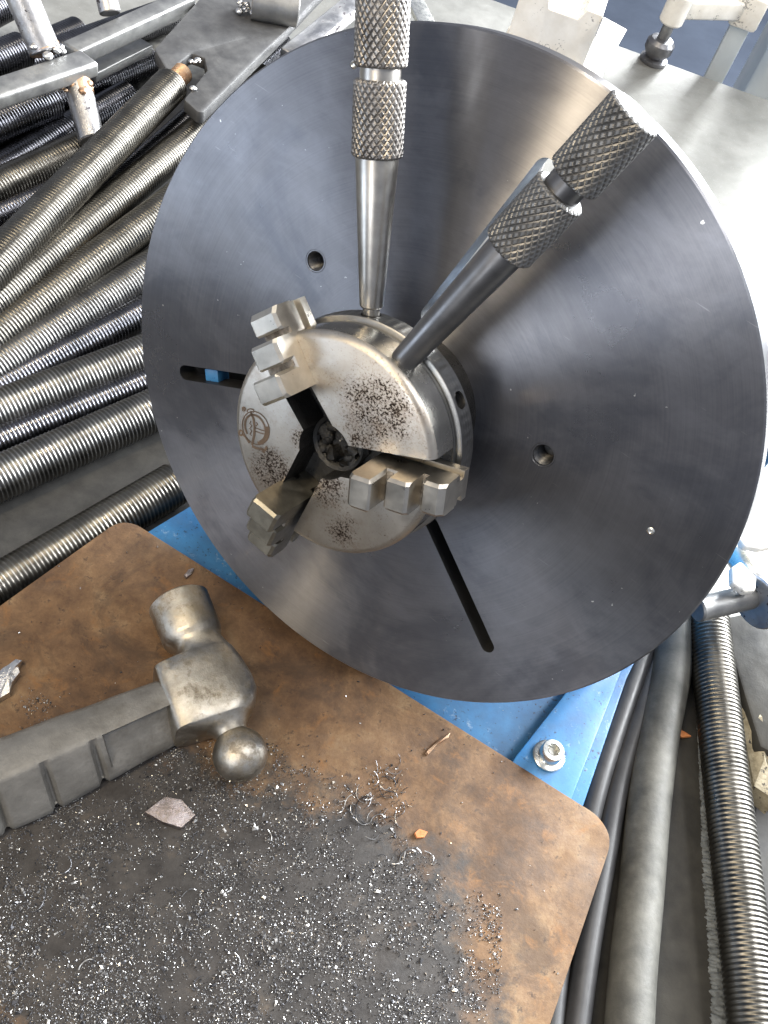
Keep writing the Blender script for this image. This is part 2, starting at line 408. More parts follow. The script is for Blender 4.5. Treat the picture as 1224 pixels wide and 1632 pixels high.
# hammer head: forged steel worn bright, brassy grime
t = NT('worn_hammer_steel'); v = t.coord()
c = t.ramp(t.noise(v, 50, 9, 0.75), [(0.3, (0.24, 0.22, 0.185)), (0.52, (0.40, 0.375, 0.33)), (0.75, (0.60, 0.585, 0.56))])
f = t.ramp(t.math('ADD', t.math('MULTIPLY', t.noise(v, 55, 5, 0.6), 0.5), t.math('MULTIPLY', t.noise(v, 260, 8, 0.75), 0.5)), [(0.52, 0.0), (0.61, 0.75)])
c = t.mix(f, c, (0.12, 0.095, 0.06))
yl = t.ramp(t.noise(t.coord(loc=(2, 7, 1)), 38, 5, 0.6), [(0.5, 0.0), (0.66, 0.6)])
c = t.mix(yl, c, (0.33, 0.25, 0.13))
t.set(Base_Color=c, Metallic=t.mix(f, 1.0, 0.5), Roughness=t.mix(f, t.ramp(t.noise(v, 70, 6), [(0.3, 0.26), (0.7, 0.46)]), 0.6))
hb_ = t.mix(0.5, t.noise(v, 160, 9, 0.78), t.noise(v, 40, 3, 0.5)); t.bump(hb_, 0.55, 0.0012); M_ham = t.m
t = NT('grey_grip'); v = t.coord()
c = t.ramp(t.noise(v, 40, 7, 0.7), [(0.3, (0.11, 0.107, 0.10)), (0.7, (0.22, 0.216, 0.205))])
f = t.ramp(t.noise(v, 18, 6, 0.7), [(0.52, 0.0), (0.68, 0.7)])
c = t.mix(f, c, (0.058, 0.050, 0.037))
t.set(Base_Color=c, Metallic=0.35, Roughness=t.ramp(t.noise(v, 50, 6), [(0.3, 0.36), (0.7, 0.55)]))
t.bump(t.noise(v, 45, 9, 0.75), 0.5, 0.0018); M_grip = t.m
t = NT('steel_filings'); v = t.coord()
inf = t.n('ShaderNodeNewGeometry')
c = t.ramp(inf.outputs['Random Per Island'], [(0.0, (0.05, 0.05, 0.055)), (0.58, (0.15, 0.15, 0.16)), (0.84, (0.42, 0.42, 0.42)), (1.0, (0.88, 0.87, 0.84))])
t.set(Base_Color=c, Metallic=0.75, Roughness=0.3); M_file = t.m

# ------------------------------------------------------------------ setting
bm = bmesh.new()
box(bm, 3.4, 1.32, 0.05, (0.2, 1.117 - 0.66, -0.025), bev=0.003)
tag(obj('workbench_top', bm, M_bench), kind='structure')
bm = bmesh.new()
vs = [bm.verts.new(p) for p in ((-14, -14, -0.85), (14, -14, -0.85), (14, 14, -0.85), (-14, 14, -0.85))]; bm.faces.new(vs)
tag(obj('workshop_floor', bm, M_dark), kind='structure')

# ------------------------------------------------------------------ positioner with turntable
pos = thing('welding_positioner', 'blue welding positioner with a big dark turned face plate facing the viewer', 'welding positioner', Matrix.Translation((0.02, 0.32, 0)))
PI_ = Matrix.Translation((-0.02, -0.32, 0))
def wpart(name, bm, mat, parent=pos, **k):      # world-space geometry into a part of the positioner
    bmesh.ops.transform(bm, matrix=PI_, verts=bm.verts[:]); return obj(name, bm, mat, parent, **k)
def P2(px, py, z): q = at(px, py, z); return (q.x, q.y)
# base plate
bm = bmesh.new()
bl = [P2(226, 852, .018), P2(302, 806, .018), (0.0, 0.46), (0.19, 0.46), (0.185, 0.36), P2(1040, 1000, .018), P2(1000, 1080, .018), P2(925, 1300, .018), P2(700, 1300, .018)]
prism(bm, bl, 0.004, 0.018, bev=0.0015)
wpart('base_plate', bm, M_blue)
# tilting housing behind the plate
bm = bmesh.new()
hb = [P2(318, 812, .04), P2(318+230, 812+185, .04), (0.10, 0.34), (0.135, 0.47), (-0.03, 0.47)]
hb = [(-0.085, 0.315), (0.035, 0.262), (0.105, 0.30), (0.125, 0.47), (-0.03, 0.47)]
prism(bm, hb, 0.0185, 0.050, bev=0.003)
wpart('gear_case', bm, M_blue)
bm = bmesh.new()
Mb = DM @ Matrix.Translation((0.0, 0.0, -0.055))
box(bm, 0.11, 0.13, 0.05, (0.0, -0.035, -.008), Mb, 0.006, 3)
wpart('tilt_head', bm, M_blue)
bm = bmesh.new()
box(bm, 0.235, 0.132, 0.008, (-0.010, -0.038, 0.028), Mb, 0.002, 2)
wpart('added_dark_backing', bm, M_black)  # added black sheet that makes the slots look dark from the front
bm = bmesh.new()
lg = ond(337, 599, -0.004)
box(bm, 0.0080, 0.0064, 0.009, (0, 0, 0), Mb @ Matrix.Translation((lg.x, lg.y, 0.0465)) @ Matrix.Rotation(R(28), 4, 'Z'), 0.0005, 2)
wpart('added_slot_lug', bm, M_blue)  # added blue lug standing for the body behind, raised to catch light
bm = bmesh.new()
box(bm, 0.10, 0.10, 0.18, (0.115, 0.40, 0.11), None, 0.004, 3)
wpart('motor_box', bm, M_blue)
# foot bar with bolt
bm = bmesh.new()
ft = [P2(790, 1262, .030), P2(822, 1205, .030), P2(936, 1060, .030), P2(1000, 1045, .030), P2(905, 1290, .030), P2(840, 1300, .030)]
prism(bm, ft, 0.0185, 0.030, bev=0.001)
foot = wpart('foot_bar', bm, M_blue)
bq = at(873, 1206, 0.030)
bm = bmesh.new(); lathe(bm, [(0.0082, 0.0), (0.0088, 0.0006), (0.0088, 0.0016), (0.0078, 0.0022)], 32)
wash = obj('washer', bm, M_zinc, foot, Matrix.Translation(Vector((bq.x - .02, bq.y - .32, 0.0302))))
bm = bmesh.new(); lathe(bm, [(0.0062, 0.0), (0.0062, 0.0060), (0.0057, 0.0068), (0.0035, 0.0070)], 32, cap=False)
hexr = [bm.verts.new((0.0035*math.cos(2*PI*i/6), 0.0035*math.sin(2*PI*i/6), 0.0070)) for i in range(6)]
hexb = [bm.verts.new((0.0033*math.cos(2*PI*i/6), 0.0033*math.sin(2*PI*i/6), 0.0030)) for i in range(6)]
for i in range(6): bm.faces.new((hexr[i], hexb[i], hexb[(i+1) % 6], hexr[(i+1) % 6]))
bm.faces.new(hexb)
obj('socket_bolt', bm, M_zinc, foot, Matrix.Translation(Vector((bq.x - .02, bq.y - .32, 0.0326))))

# turntable plate
RD, TD = 0.150, 0.012
bm = bmesh.new()
lathe(bm, [(RD - .001, -TD), (RD, -TD + .001), (RD, -0.0008), (RD - .0008, 0.0)], 192)
disc = obj('face_plate', bm, M_disc, pos)
disc.matrix_world = DM
def cutter(bm):
    o = link('cut', mesh(bm, 'cut', sm=False)); o.matrix_world = DM; return o
def slot(a, b, r):
    d = (b - a).normalized(); nx = Vector((-d.y, d.x, 0)); pts = []
    a0 = math.atan2(-nx.y, -nx.x)
    for k in range(13):
        an = a0 - PI * k / 12; pts.append((a.x + r*math.cos(an), a.y + r*math.sin(an)))
    for k in range(13):
        an = a0 + PI - PI * k / 12; pts.append((b.x + r*math.cos(an), b.y + r*math.sin(an)))
    t = bmesh.new(); prism(t, pts, -0.03, 0.03); return cutter(t)
def cyl_cut(p, r, z0=-0.03, z1=0.03, n=28):
    t = bmesh.new(); lathe(t, [(r, z0), (r, z1)], n, Matrix.Translation((p.x, p.y, 0))); return cutter(t)
bpy.context.view_layer.update()
def toward(p, c, d): return p + (c - p).normalized() * d
s1a = ond(296, 594); s1b = Vector((-0.040, -0.022, 0))
s2a = ond(777, 1030); s2b = ond(688, 835)
s3a = ond(868, 272); s3b = ond(768, 400) ; s3b = s3a + (s3b - s3a).normalized() * 0.075
cuts = [slot(s1a, s1b, 0.0038), slot(s2a, s2b, 0.0033), slot(s3a, s3b, 0.0046)]
hA, hB = ond(503, 416), ond(866, 725)
hC = Vector((-0.066*math.cos(R(85)), 0.066*math.sin(R(85)), 0))
cuts += [cyl_cut(hA, 0.0043), cyl_cut(hB, 0.0046)]
boolean(disc, cuts)
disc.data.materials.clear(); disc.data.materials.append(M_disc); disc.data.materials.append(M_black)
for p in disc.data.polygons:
    p.material_index = 1 if (abs(p.normal.z) < 0.5 and math.hypot(p.center.x, p.center.y) < RD - 0.004) else 0  # slot and hole walls go black, their shade put into the colour
resmooth(disc, 30)
disc.matrix_world = DM
for hp, rr in ((hA, 0.0043), (hB, 0.0046)):      # threaded rims of the two tapped holes
    bm = bmesh.new()
    prof = [(rr + 0.0007, 0.0002), (rr + .0001, -0.0006)]
    for k in range(7):
        z = -0.0008 - k * 0.0014; prof += [(rr - 0.0001, z), (rr - 0.0009, z - 0.0007)]
    prof += [(rr - .0002, -0.0112), (0, -0.0113)]
    lathe(bm, prof[::-1], 28, Matrix.Translation((hp.x, hp.y, 0)), cap=False)
    obj('threaded_hole', bm, M_hole, disc)
for px, py in ((1037, 846), (564, 103)):         # centre-punched dimples
    bm = bmesh.new(); lathe(bm, [(0, 0.0001), (0.0004, 0.0001), (0.0010, 0.0005), (0.0016, 0.0001)], 16, Matrix.Translation(ond(px, py)), cap=False)
    obj('punch_mark', bm, M_zinc, disc)

# ------------------------------------------------------------------ chuck
HF = 0.06186
chuck = thing('lathe_chuck', 'steel three jaw chuck bolted to the middle of the dark face plate', 'chuck', DM)
RC = 0.0457
CH = [(149, 0.0), (27, -0.0045), (-93, -0.0035)]      # jaw channels: bearing, sideways shift (ccw)
HW = 0.0064
bm = bmesh.new()
lathe(bm, [(RC, 0.0453), (RC, HF - 0.0032), (RC - .0005, HF - .0017), (RC - 0.0014, HF - 0.0007), (RC - 0.0030, HF)], 128)
body = obj('chuck_body', bm, M_face, chuck)
cuts = []
def chbox(a, off, r0, r1, hw, z0, z1):
    t = bmesh.new()
    box(t, r1 - r0, 2 * hw, z1 - z0, ((r0 + r1) / 2, off, (z0 + z1) / 2), Matrix.Rotation(R(a), 4, 'Z'))
    return cutter(t)
for a, off in CH:
    cuts.append(chbox(a, off, -0.004, 0.06, HW + .0004, HF - 0.0163, HF + .01))
cuts.append(cyl_cut(Vector((-0.001, -0.0025, 0)), 0.0118, HF - 0.0159, HF + .02, 40))
boolean(body, cuts)
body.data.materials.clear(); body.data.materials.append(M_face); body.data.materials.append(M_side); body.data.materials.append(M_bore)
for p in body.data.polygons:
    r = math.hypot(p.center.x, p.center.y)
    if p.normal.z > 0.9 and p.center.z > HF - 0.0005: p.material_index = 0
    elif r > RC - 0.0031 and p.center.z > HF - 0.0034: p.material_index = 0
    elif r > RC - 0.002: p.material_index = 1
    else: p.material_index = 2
resmooth(body, 30)
# dark bore sleeve with scroll steps
bm = bmesh.new()
prof = [(0, HF - 0.0157), (0.0117, HF - 0.0156)]
for k in range(3):
    z = HF - 0.0150 + k * 0.0016; prof += [(0.0117, z), (0.0104, z + 0.0008)]
prof += [(0.0117, HF - 0.0100)]
lathe(bm, prof, 40, Matrix.Translation((-0.001, -0.0025, 0)), cap=False)
obj('scroll_thread', bm, M_bore, chuck)
# collar between body and ring
bm = bmesh.new()
lathe(bm, [(0.0440, 0.0300), (0.0440, 0.0420), (0.0452, 0.0424), (0.0452, 0.0440), (0.0436, 0.0442), (0.0436, 0.0452)], 96)
obj('chuck_collar', bm, M_ring, chuck)
bm = bmesh.new()
lathe(bm, [(0.0345, 0.0), (0.0345, 0.0302)], 96)
obj('adapter_hub', bm, M_bore, chuck)
# knurled scroll ring with bar holes
RR = 0.0477
bm = bmesh.new()
NR = 320
zs = [0.0305, 0.0309, 0.0318] + [0.0318 + 0.0084 * k / 14 for k in range(1, 14)] + [0.0402, 0.0411, 0.0415]
rings = []
for z in zs:
    ring = []
    for i in range(NR):
        a = 2 * PI * i / NR
        kk = 0.0
        if 0.0318 < z < 0.0402:
            u = (i % 4) / 4.0; kk = 0.00045 * (1 - abs(2*u - 1)) * (0.5 + 0.5 * math.cos(2*PI*(z - .0318) / 0.0021))
        rr = RR - 0.0004 + kk
        if z in (0.0305, 0.0415): rr = RR - 0.0012
        ring.append(bm.verts.new((rr*math.cos(a), rr*math.sin(a), z)))
    rings.append(ring)
for a, b in zip(rings, rings[1:]):
    for i in range(NR):
        j = (i+1) % NR; bm.faces.new((a[i], a[j], b[j], b[i]))
bm.faces.new(rings[0][::-1]); bm.faces.new(rings[-1])
kring = obj('scroll_ring', bm, M_ring, chuck, ang=60)
def radial_hole(a, z, r, depth=0.012, R0=RR):
    t = bmesh.new()
    Mx = Matrix.Rotation(R(a), 4, 'Z') @ Matrix.Translation((R0 - depth, 0, z)) @ Matrix.Rotation(PI/2, 4, 'Y')
    lathe(t, [(r, 0), (r, depth + 0.01)], 24, Mx); return t
tipA = ond(592, 494, 0.0360); aA = math.degrees(math.atan2(tipA.y, tipA.x))
tipB = ond(640, 576, 0.0520); aB = math.degrees(math.atan2(tipB.y, tipB.x))
ph = ond(735, 637, 0.0360); aP = math.degrees(math.atan2(ph.y, ph.x))
boolean(kring, [cutter(radial_hole(aP, 0.0360, 0.0036)), cutter(radial_hole(aA, 0.0360, 0.0040))])
kring.data.materials.clear(); kring.data.materials.append(M_ring); resmooth(kring, 60)
for aa in (aP,):
    bm = bmesh.new(); 
    Mx = Matrix.Rotation(R(aa), 4, 'Z') @ Matrix.Translation((RR - 0.0117, 0, 0.0360)) @ Matrix.Rotation(PI/2, 4, 'Y')
    lathe(bm, [(0.0, 0), (0.0034, 0.0), (0.0034, 0.0105)], 24, Mx, cap=False)
    obj('bar_hole', bm, M_black, chuck)

def make_jaw(steps):
    """side profile (radial x, height z) of one jaw extruded across its width; top rises towards the bore"""
    (h3, h2, h1) = steps         # inner, middle, outer tooth tops above the face
    w = 0.0066
    bm = bmesh.new()
    # profile, inner end at x = 0
    g = 0.0024                   # groove width
    L1, L2, L3 = 0.0095, 0.0095, 0.0088
    x1 = L1; x2 = x1 + g; x3 = x2 + L2; x4 = x3 + g; x5 = x4 + L3
    base = -0.0055
    prof = [(0, base), (0, h3 - 0.0012), (0.0012, h3), (x1 - .0008, h3), (x1, h3 - .0008), (x1, h2 - 0.0065), (x2, h2 - 0.0065), (x2, h2 - .0008), (x2 + .0008, h2),
            (x3 - .0012, h2), (x3, h2 - .0012), (x3, h1 - 0.0060), (x4, h1 - 0.0060), (x4, h1 - .0008), (x4 + .0008, h1), (x5 - .0022, h1), (x5, h1 - .0022), (x5, base)]
    a = [bm.verts.new((x, -w, z)) for x, z in prof]; b = [bm.verts.new((x, w, z)) for x, z in prof]
    n = len(prof)
    fa = bm.faces.new(a); fb = bm.faces.new(b[::-1])
    for i in range(n): bm.faces.new((a[i], b[i], b[(i+1) % n], a[(i+1) % n]))
    bmesh.ops.recalc_face_normals(bm, faces=bm.faces[:])
    # chamfer the tooth tops along both sides
    es = [e for e in bm.edges if abs(abs(e.verts[0].co.y) - w) < 1e-7 and abs(e.verts[0].co.y - e.verts[1].co.y) < 1e-7
          and min(e.verts[0].co.z, e.verts[1].co.z) > min(h1, h2, h3) - 0.0035 and e.verts[0].co.z - e.verts[1].co.z != 0 or
          (abs(e.verts[0].co.y - e.verts[1].co.y) < 1e-7 and abs(e.verts[0].co.z - e.verts[1].co.z) < 1e-7 and e.verts[0].co.z > 0.002 and any(abs(e.verts[0].co.z - h) < 1e-6 for h in (h1, h2, h3)))]
    bmesh.ops.bevel(bm, geom=es, offset=0.0013, segments=1, affect='EDGES', clamp_overlap=True)
    return bm, (x1, x2, x3, x4, x5, h2 - .0065, h1 - .0060, w)
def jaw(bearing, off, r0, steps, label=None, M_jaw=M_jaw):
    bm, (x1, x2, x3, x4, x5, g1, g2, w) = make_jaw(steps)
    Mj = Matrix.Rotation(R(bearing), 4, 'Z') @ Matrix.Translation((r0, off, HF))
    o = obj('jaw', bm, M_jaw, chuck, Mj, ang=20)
    if label: o['label'] = label
    # rough floors of the two grooves
    for xa, xb, z in ((x1, x2, g1), (x3, x4, g2)):
        b = bmesh.new()
        box(b, xb - xa, 2*w - .0006, 0.0006, ((xa + xb)/2, 0, z + 0.0004))
        obj('groove_floor', b, M_jawg, o)
    # grooved guide running along the jaw below the face
    b = bmesh.new()
    prof = [(w - .0003, -0.0054), (w - .0003, -0.0078), (w - .0030, -0.0084), (w - .0030, -0.0116), (w - .0003, -0.0122), (w - .0003, -0.0161)]
    prof = prof + [(-y, z) for y, z in prof[::-1]]
    a = [b.verts.new((0.0006, y, z)) for y, z in prof]; c_ = [b.verts.new((x5 - .0003, y, z)) for y, z in prof]
    n = len(prof); b.faces.new(a); b.faces.new(c_[::-1])
    for i in range(n): b.faces.new((a[i], c_[i], c_[(i+1) % n], a[(i+1) % n]))
    bmesh.ops.recalc_face_normals(b, faces=b.faces[:])
    obj('jaw_guide', b, M_jaw, o, ang=20)
    return o
jaw(142, 0.0002, 0.0245, (0.0195, 0.0130, 0.0065))
jaw(20, -0.0045, 0.0205, (0.0195, 0.0130, 0.0065))
jaw(-93, -0.0050, 0.0275, (0.0195, 0.0130, 0.0065), 'darker jaw with its shade put into the colour', worn('shaded_jaw_steel', (0.15, 0.14, 0.115), (0.27, 0.255, 0.215), (0.32, 0.5), 0.9, 90, 0.1))  # darker steel, this jaw's shade is put into its colour

# maker's emblem etched on the face
bm = bmesh.new()
ec = ond(408, 686, HF); 
def stroke(pts, w, z=HF + 0.00012):
    t = [Vector((p[0], p[1], 0)) for p in pts]
    L_ = []; R_ = []
    for k, p in enumerate(t):
        a = t[max(k-1, 0)]; b = t[min(k+1, len(t)-1)]; d = (b - a).normalized(); nn = Vector((-d.y, d.x, 0)) * w / 2
        L_.append(bm.verts.new((p.x + nn.x, p.y + nn.y, z))); R_.append(bm.verts.new((p.x - nn.x, p.y - nn.y, z)))
    for k in range(len(t) - 1): bm.faces.new((R_[k], R_[k+1], L_[k+1], L_[k]))
def fpx(x, y):      # close-up pixel of the emblem -> face point
    q = ond(370 + x / 6.28, 620 + y / 6.28, HF); return (q.x, q.y)
def epts(cx, cy, rx, ry, a0, a1, n=28, tilt=0.25):
    out = []
    for k in range(n + 1):
        a = R(a0 + (a1 - a0) * k / n); x = rx*math.cos(a); y = ry*math.sin(a)
        out.append(fpx(cx + x*math.cos(tilt) - y*math.sin(tilt), cy + x*math.sin(tilt) + y*math.cos(tilt)))
    return out
stroke(epts(238, 390, 128, 172, 0, 360, tilt=-0.38), 0.00045)
stroke(epts(232, 392, 96, 140, -190, 95, tilt=-0.38), 0.0009)
stroke(epts(236, 390, 110, 155, 10, 110, tilt=-0.38), 0.0013)
stroke([fpx(*p) for p in ((185, 225), (215, 300), (225, 380), (222, 460), (200, 560))], 0.0011)
stroke([fpx(*p) for p in ((228, 385), (275, 405), (328, 420))], 0.0005)
stroke([fpx(*p) for p in ((228, 420), (270, 435), (318, 450))], 0.0005)
stroke([fpx(*p) for p in ((190, 320), (175, 345), (200, 365), (178, 395), (198, 420), (180, 450), (196, 468))], 0.0005)
stroke([fpx(*p) for p in ((240, 330), (255, 350), (242, 372))], 0.0005)
stroke(epts(88, 438, 18, 26, 0, 360, 14, 0), 0.0008)
stroke([fpx(*p) for p in ((100, 445), (135, 480), (175, 540))], 0.0010)
stroke([fpx(*p) for p in ((200, 570), (240, 590), (290, 600), (330, 610), (350, 575))], 0.0011)
stroke([fpx(*p) for p in ((300, 600), (325, 640))], 0.0010)
stroke(epts(185, 220, 34, 22, 150, 400, 14, 0), 0.0005)
stroke(epts(118, 200, 17, 20, 0, 360, 14, 0), 0.0005)
stroke([fpx(*p) for p in ((113, 208), (114, 192), (124, 194), (122, 202), (114, 202), (125, 210))], 0.00035)
for f in bm.faces: f.normal_update()
for f in bm.faces:
    if f.normal.z < 0: f.normal_flip()
obj('emblem', bm, M_mark, chuck, sm=False)
# grease clogging the bore and the channel roots
bm = bmesh.new()
for k in range(34):
    a = rnd.uniform(0, 2*PI); r = rnd.uniform(0.006, 0.0115)
    t_ = bmesh.new(); bmesh.ops.create_icosphere(t_, subdivisions=2, radius=rnd.uniform(.0018, .0036))
    for v_ in t_.verts: v_.co *= 1 + 0.7 * noise.noise(v_.co * 500 + Vector((k, 0, 0)))
    bmesh.ops.transform(t_, matrix=Matrix.Translation((r*math.cos(a) - .001, r*math.sin(a) - .0025, HF - rnd.uniform(.0138, .0158))), verts=t_.verts[:]); join(bm, t_)
tag(obj('grease', bm, M_grease, chuck, ang=60), kind='stuff')
# oily burr specks in the bore
bm = bmesh.new()
for k in range(26):
    a = rnd.uniform(0, 2*PI); r = rnd.uniform(0.001, 0.0095)
    box(bm, rnd.uniform(.0004, .0013), rnd.uniform(.0004, .0010), .0004, M=Matrix.Translation((r*math.cos(a) - .001, r*math.sin(a) - .003, HF - 0.0156)) @ Matrix.Rotation(rnd.uniform(0, 3), 4, 'Z'))
bm2 = bm
tag(obj('bore_swarf', bm2, M_file, chuck), kind='stuff')

# ------------------------------------------------------------------ tommy bars
def knurl(bm, r, L, n=22, sub=4, depth=0.0008, M=None):
    M = M or Matrix()
    NA = n * sub
    step = 1.35 * 2 * PI * r / n             # diamond length along the axis
    rows = max(8, int(round(L / step * sub)))
    rings = []
    for k in range(rows + 1):
        z = L * k / rows; ring = []
        for i in range(NA):
            u = i / sub; vv = z / step
            p = (u + vv) % 1.0; q = (u - vv) % 1.0
            h = min(min(p, 1 - p), min(q, 1 - q)) * 2
            h = min(h, 0.46) / 0.46
            e = min(k, rows - k); ch = 0.0009 if e == 0 else (0.0003 if e == 1 else 0)
            rr = r - depth + depth * h - ch
            a = 2 * PI * i / NA
            ring.append(bm.verts.new(M @ Vector((rr*math.cos(a), rr*math.sin(a), z))))
        rings.append(ring)
    for a, b in zip(rings, rings[1:]):
        for i in range(NA):
            j = (i+1) % NA; bm.faces.new((a[i], a[j], b[j], b[i]))
    bm.faces.new(rings[0][::-1]); bm.faces.new(rings[-1])
def tommy(label, tip, end, s, mats, prof, grips, pegs):
    M = basis(DM @ tip, DM @ end, DN)
    o = thing('tommy_bar', label, 'chuck bar', M, 'knurled tommy bars of the chuck')
    bm = bmesh.new(); lathe(bm, prof, 40); obj('shaft', bm, mats[0], o)
    bm = bmesh.new(); lathe(bm, pegs, 24); obj('peg', bm, mats[0], o)
    for z0, L, r in grips:
        bm = bmesh.new(); knurl(bm, r, L, 23, 8, 0.00045 * s, Matrix.Translation((0, 0, z0)))
        obj('knurled_grip', bm, mats[1], o, ang=30, sm=False)
    return o
def along(P, Q, px, py):
    # distance along P->Q (turntable frame) whose picture lies nearest the pixel
    a = DM @ P; d = (DM @ Q) - a; best = (9e9, 0)
    for k in range(-200, 2200):
        q = a + d * (k / 1000) - CAM; z = q.dot(FW)
        e = (612 + F*q.dot(CX)/z - px)**2 + (816 - F*q.dot(CY)/z - py)**2
        if e < best[0]: best = (e, k / 1000)
    return best[1] * d.length
A0 = ond(592, 489, 0.0360); A1 = ond(609, 40, 0.040)
a1, a2, a3 = along(A0, A1, 600, 250), along(A0, A1, 605, 126), along(A0, A1, 606, 107)
B0 = ond(641, 577, 0.0520); B1 = ond(1014, 177, 0.0520)
b1, b2, b3 = along(B0, B1, 811, 397), along(B0, B1, 895, 305), along(B0, B1, 913, 285); b4 = (B1 - B0).length
tommy('tommy bar with bare bright shaft standing upright above the chuck', A0, A1, 1.0, (M_barg, M_knurl),
      [(0.0041, 0), (0.0046, 0.0006), (0.0079, a1 - .0008), (0.0072, a1 + .001), (0.0072, a3 + .04)],
      [(a1, a2 - a1, 0.0093), (a3, (b4 - b3), 0.0093)], [(0.0030, -0.012), (0.0034, -0.011), (0.0034, 0.001)])
tommy('blackened tommy bar slanting to the right over a slot', B0, B1, 1.0, (M_bar, M_knurld),
      [(0.0044, 0), (0.0050, 0.0008), (0.0071, b1 - .0008), (0.0066, b1 + .001), (0.0066, b4 - .003)],
      [(b1, b2 - b1, 0.0095), (b3, b4 - b3, 0.0095)], [(0.0036, -0.008), (0.0040, -0.007), (0.0040, 0.001)])

# ------------------------------------------------------------------ rusty plate, filings, hammer
ZP = 0.0305
corn = [(198, 822), (985, 1318), (855, 1700), (560, 2350), (-420, 1700), (-330, 1200)]
pc = [P2(x, y, ZP) for x, y in corn]
rp = round_poly(pc, [0.014, 0.017, 0.0, 0.01, 0.01, 0.0], 10)
rp = [(x + 0.0006*noise.noise(Vector((x*90, y*90, 1))), y + 0.0006*noise.noise(Vector((x*90, y*90, 5)))) for x, y in rp]
PC = Vector((sum(p[0] for p in pc)/6, sum(p[1] for p in pc)/6, 0))
bm = bmesh.new(); prism(bm, [(x - PC.x, y - PC.y) for x, y in rp], ZP - 0.006, ZP, bev=0.0012)
plate = obj('rusty_plate', bm, M_rust); plate.location = PC
tag(plate, 'rusty brown steel plate with rounded corners lying under the hammer', 'steel plate')
sc_ = at(330, 1500, ZP) - PC
# soot patch: ellipse in the plate's own frame
SOOT.inputs['Location'].default_value = (0, 0, 0)
ex, ey = 0.152, 0.096
SOOT.inputs['Scale'].default_value = (1/ex, 1/ey, 0.0)
SOOT.inputs['Location'].default_value = (-sc_.x/ex, -sc_.y/ey, 0)

def soot_d(p):
    q = p - PC - sc_
    nz = noise.noise(Vector((p.x*30, p.y*30, 2))) * 0.28
    return math.hypot(q.x/ex, q.y/ey) + nz
# hammer
HA = at(283, 955, ZP + 0.013); HB = at(392, 1226, ZP + 0.013)
HL = (HB - HA).length
hz = (HB - HA).normalized(); hy = Vector((0, 0, 1)); hx = hy.cross(hz).normalized(); hy = hz.cross(hx)
# x axis must point to the handle (image lower left)
hdir = (at(0, 1268, ZP + .013) - at(290, 1140, ZP + .013)).normalized()
if hx.dot(hdir) < 0: hx = -hx; hy = hz.cross(hx)
HM = Matrix((hx, hy, hz)).transposed().to_4x4(); HM.translation = HA
ham = thing('ball_peen_hammer', 'ball peen hammer with grey grooved handle lying on the rusty plate', 'hammer', HM)
def loft(bm, secs, n=32):
    """secs: (s, centre x, half x handle side, half x far side, half y, exponent)"""
    rings = []
    for s, cx, wp, wn, hv, ex_ in secs:
        ring = []
        for i in range(n):
            a = 2*PI*i/n; c = math.cos(a); sn = math.sin(a)
            w = wp if c > 0 else wn
            e2 = ex_ if c > 0 else min(ex_, 2.3)
            x = math.copysign(abs(c) ** (2/e2), c) * w; y = math.copysign(abs(sn) ** (2/e2), sn) * hv
            ring.append(bm.verts.new((cx + x, y, s)))
        rings.append(ring)
    for a, b in zip(rings, rings[1:]):
        for i in range(n):
            j = (i+1) % n; bm.faces.new((a[i], a[j], b[j], b[i]))
    bm.faces.new(rings[0][::-1]); bm.faces.new(rings[-1])
    bmesh.ops.recalc_face_normals(bm, faces=bm.faces[:])
u = HL / 100.0
secs = [(0, 0, 12.0, 12.0, 12.0, 2), (0.6, 0, 14.0, 14.0, 14.0, 2), (2.2, 0, 16.2, 16.2, 16.0, 2), (12, 0, 16.0, 16.0, 15.8, 2), (23, 0, 15.6, 15.6, 15.4, 2), (25.5, 0, 14.6, 15.0, 14.8, 2), (27, 0, 12.6, 14.0, 13.6, 2.1),
        (29.5, 0, 11.0, 13.6, 13.0, 2.3), (33, 0, 10.6, 14.6, 12.8, 2.8), (36.2, 0, 12.5, 16.0, 13.4, 3.2), (37.4, 0, 24.2, 16.6, 13.8, 5.0), (38.2, 0, 25.8, 17.0, 14.2, 6.0), (46, 0, 26.4, 19.0, 15.0, 5.5), (56, 0, 26.6, 20.4, 15.2, 5.0), (63, 0, 26.6, 20.0, 15.0, 5.0),
        (69, 0, 26.6, 17.2, 14.6, 5.0), (73.4, 0, 26.4, 13.8, 13.8, 6.0), (74.2, 0, 25.0, 12.6, 13.2, 5.0), (76, 0, 11.2, 10.6, 10.8, 2.4), (79, 0, 8.2, 8.4, 8.8, 2), (81, 0, 7.8, 7.8, 7.8, 2)]
rb, cb_ = 13.3, 92.0
for k in range(12):
    a = R(-53 + 143 * k / 11.0); secs.append((cb_ + rb*math.sin(a), 0, max(rb*math.cos(a), .3), max(rb*math.cos(a), .3), max(rb*math.cos(a), .3), 2))
bm = bmesh.new(); loft(bm, [(s*u, c*u, a*u, b*u, h*u, e) for s, c, a, b, h, e in secs], 40)
obj('head', bm, M_ham, ham, ang=36)
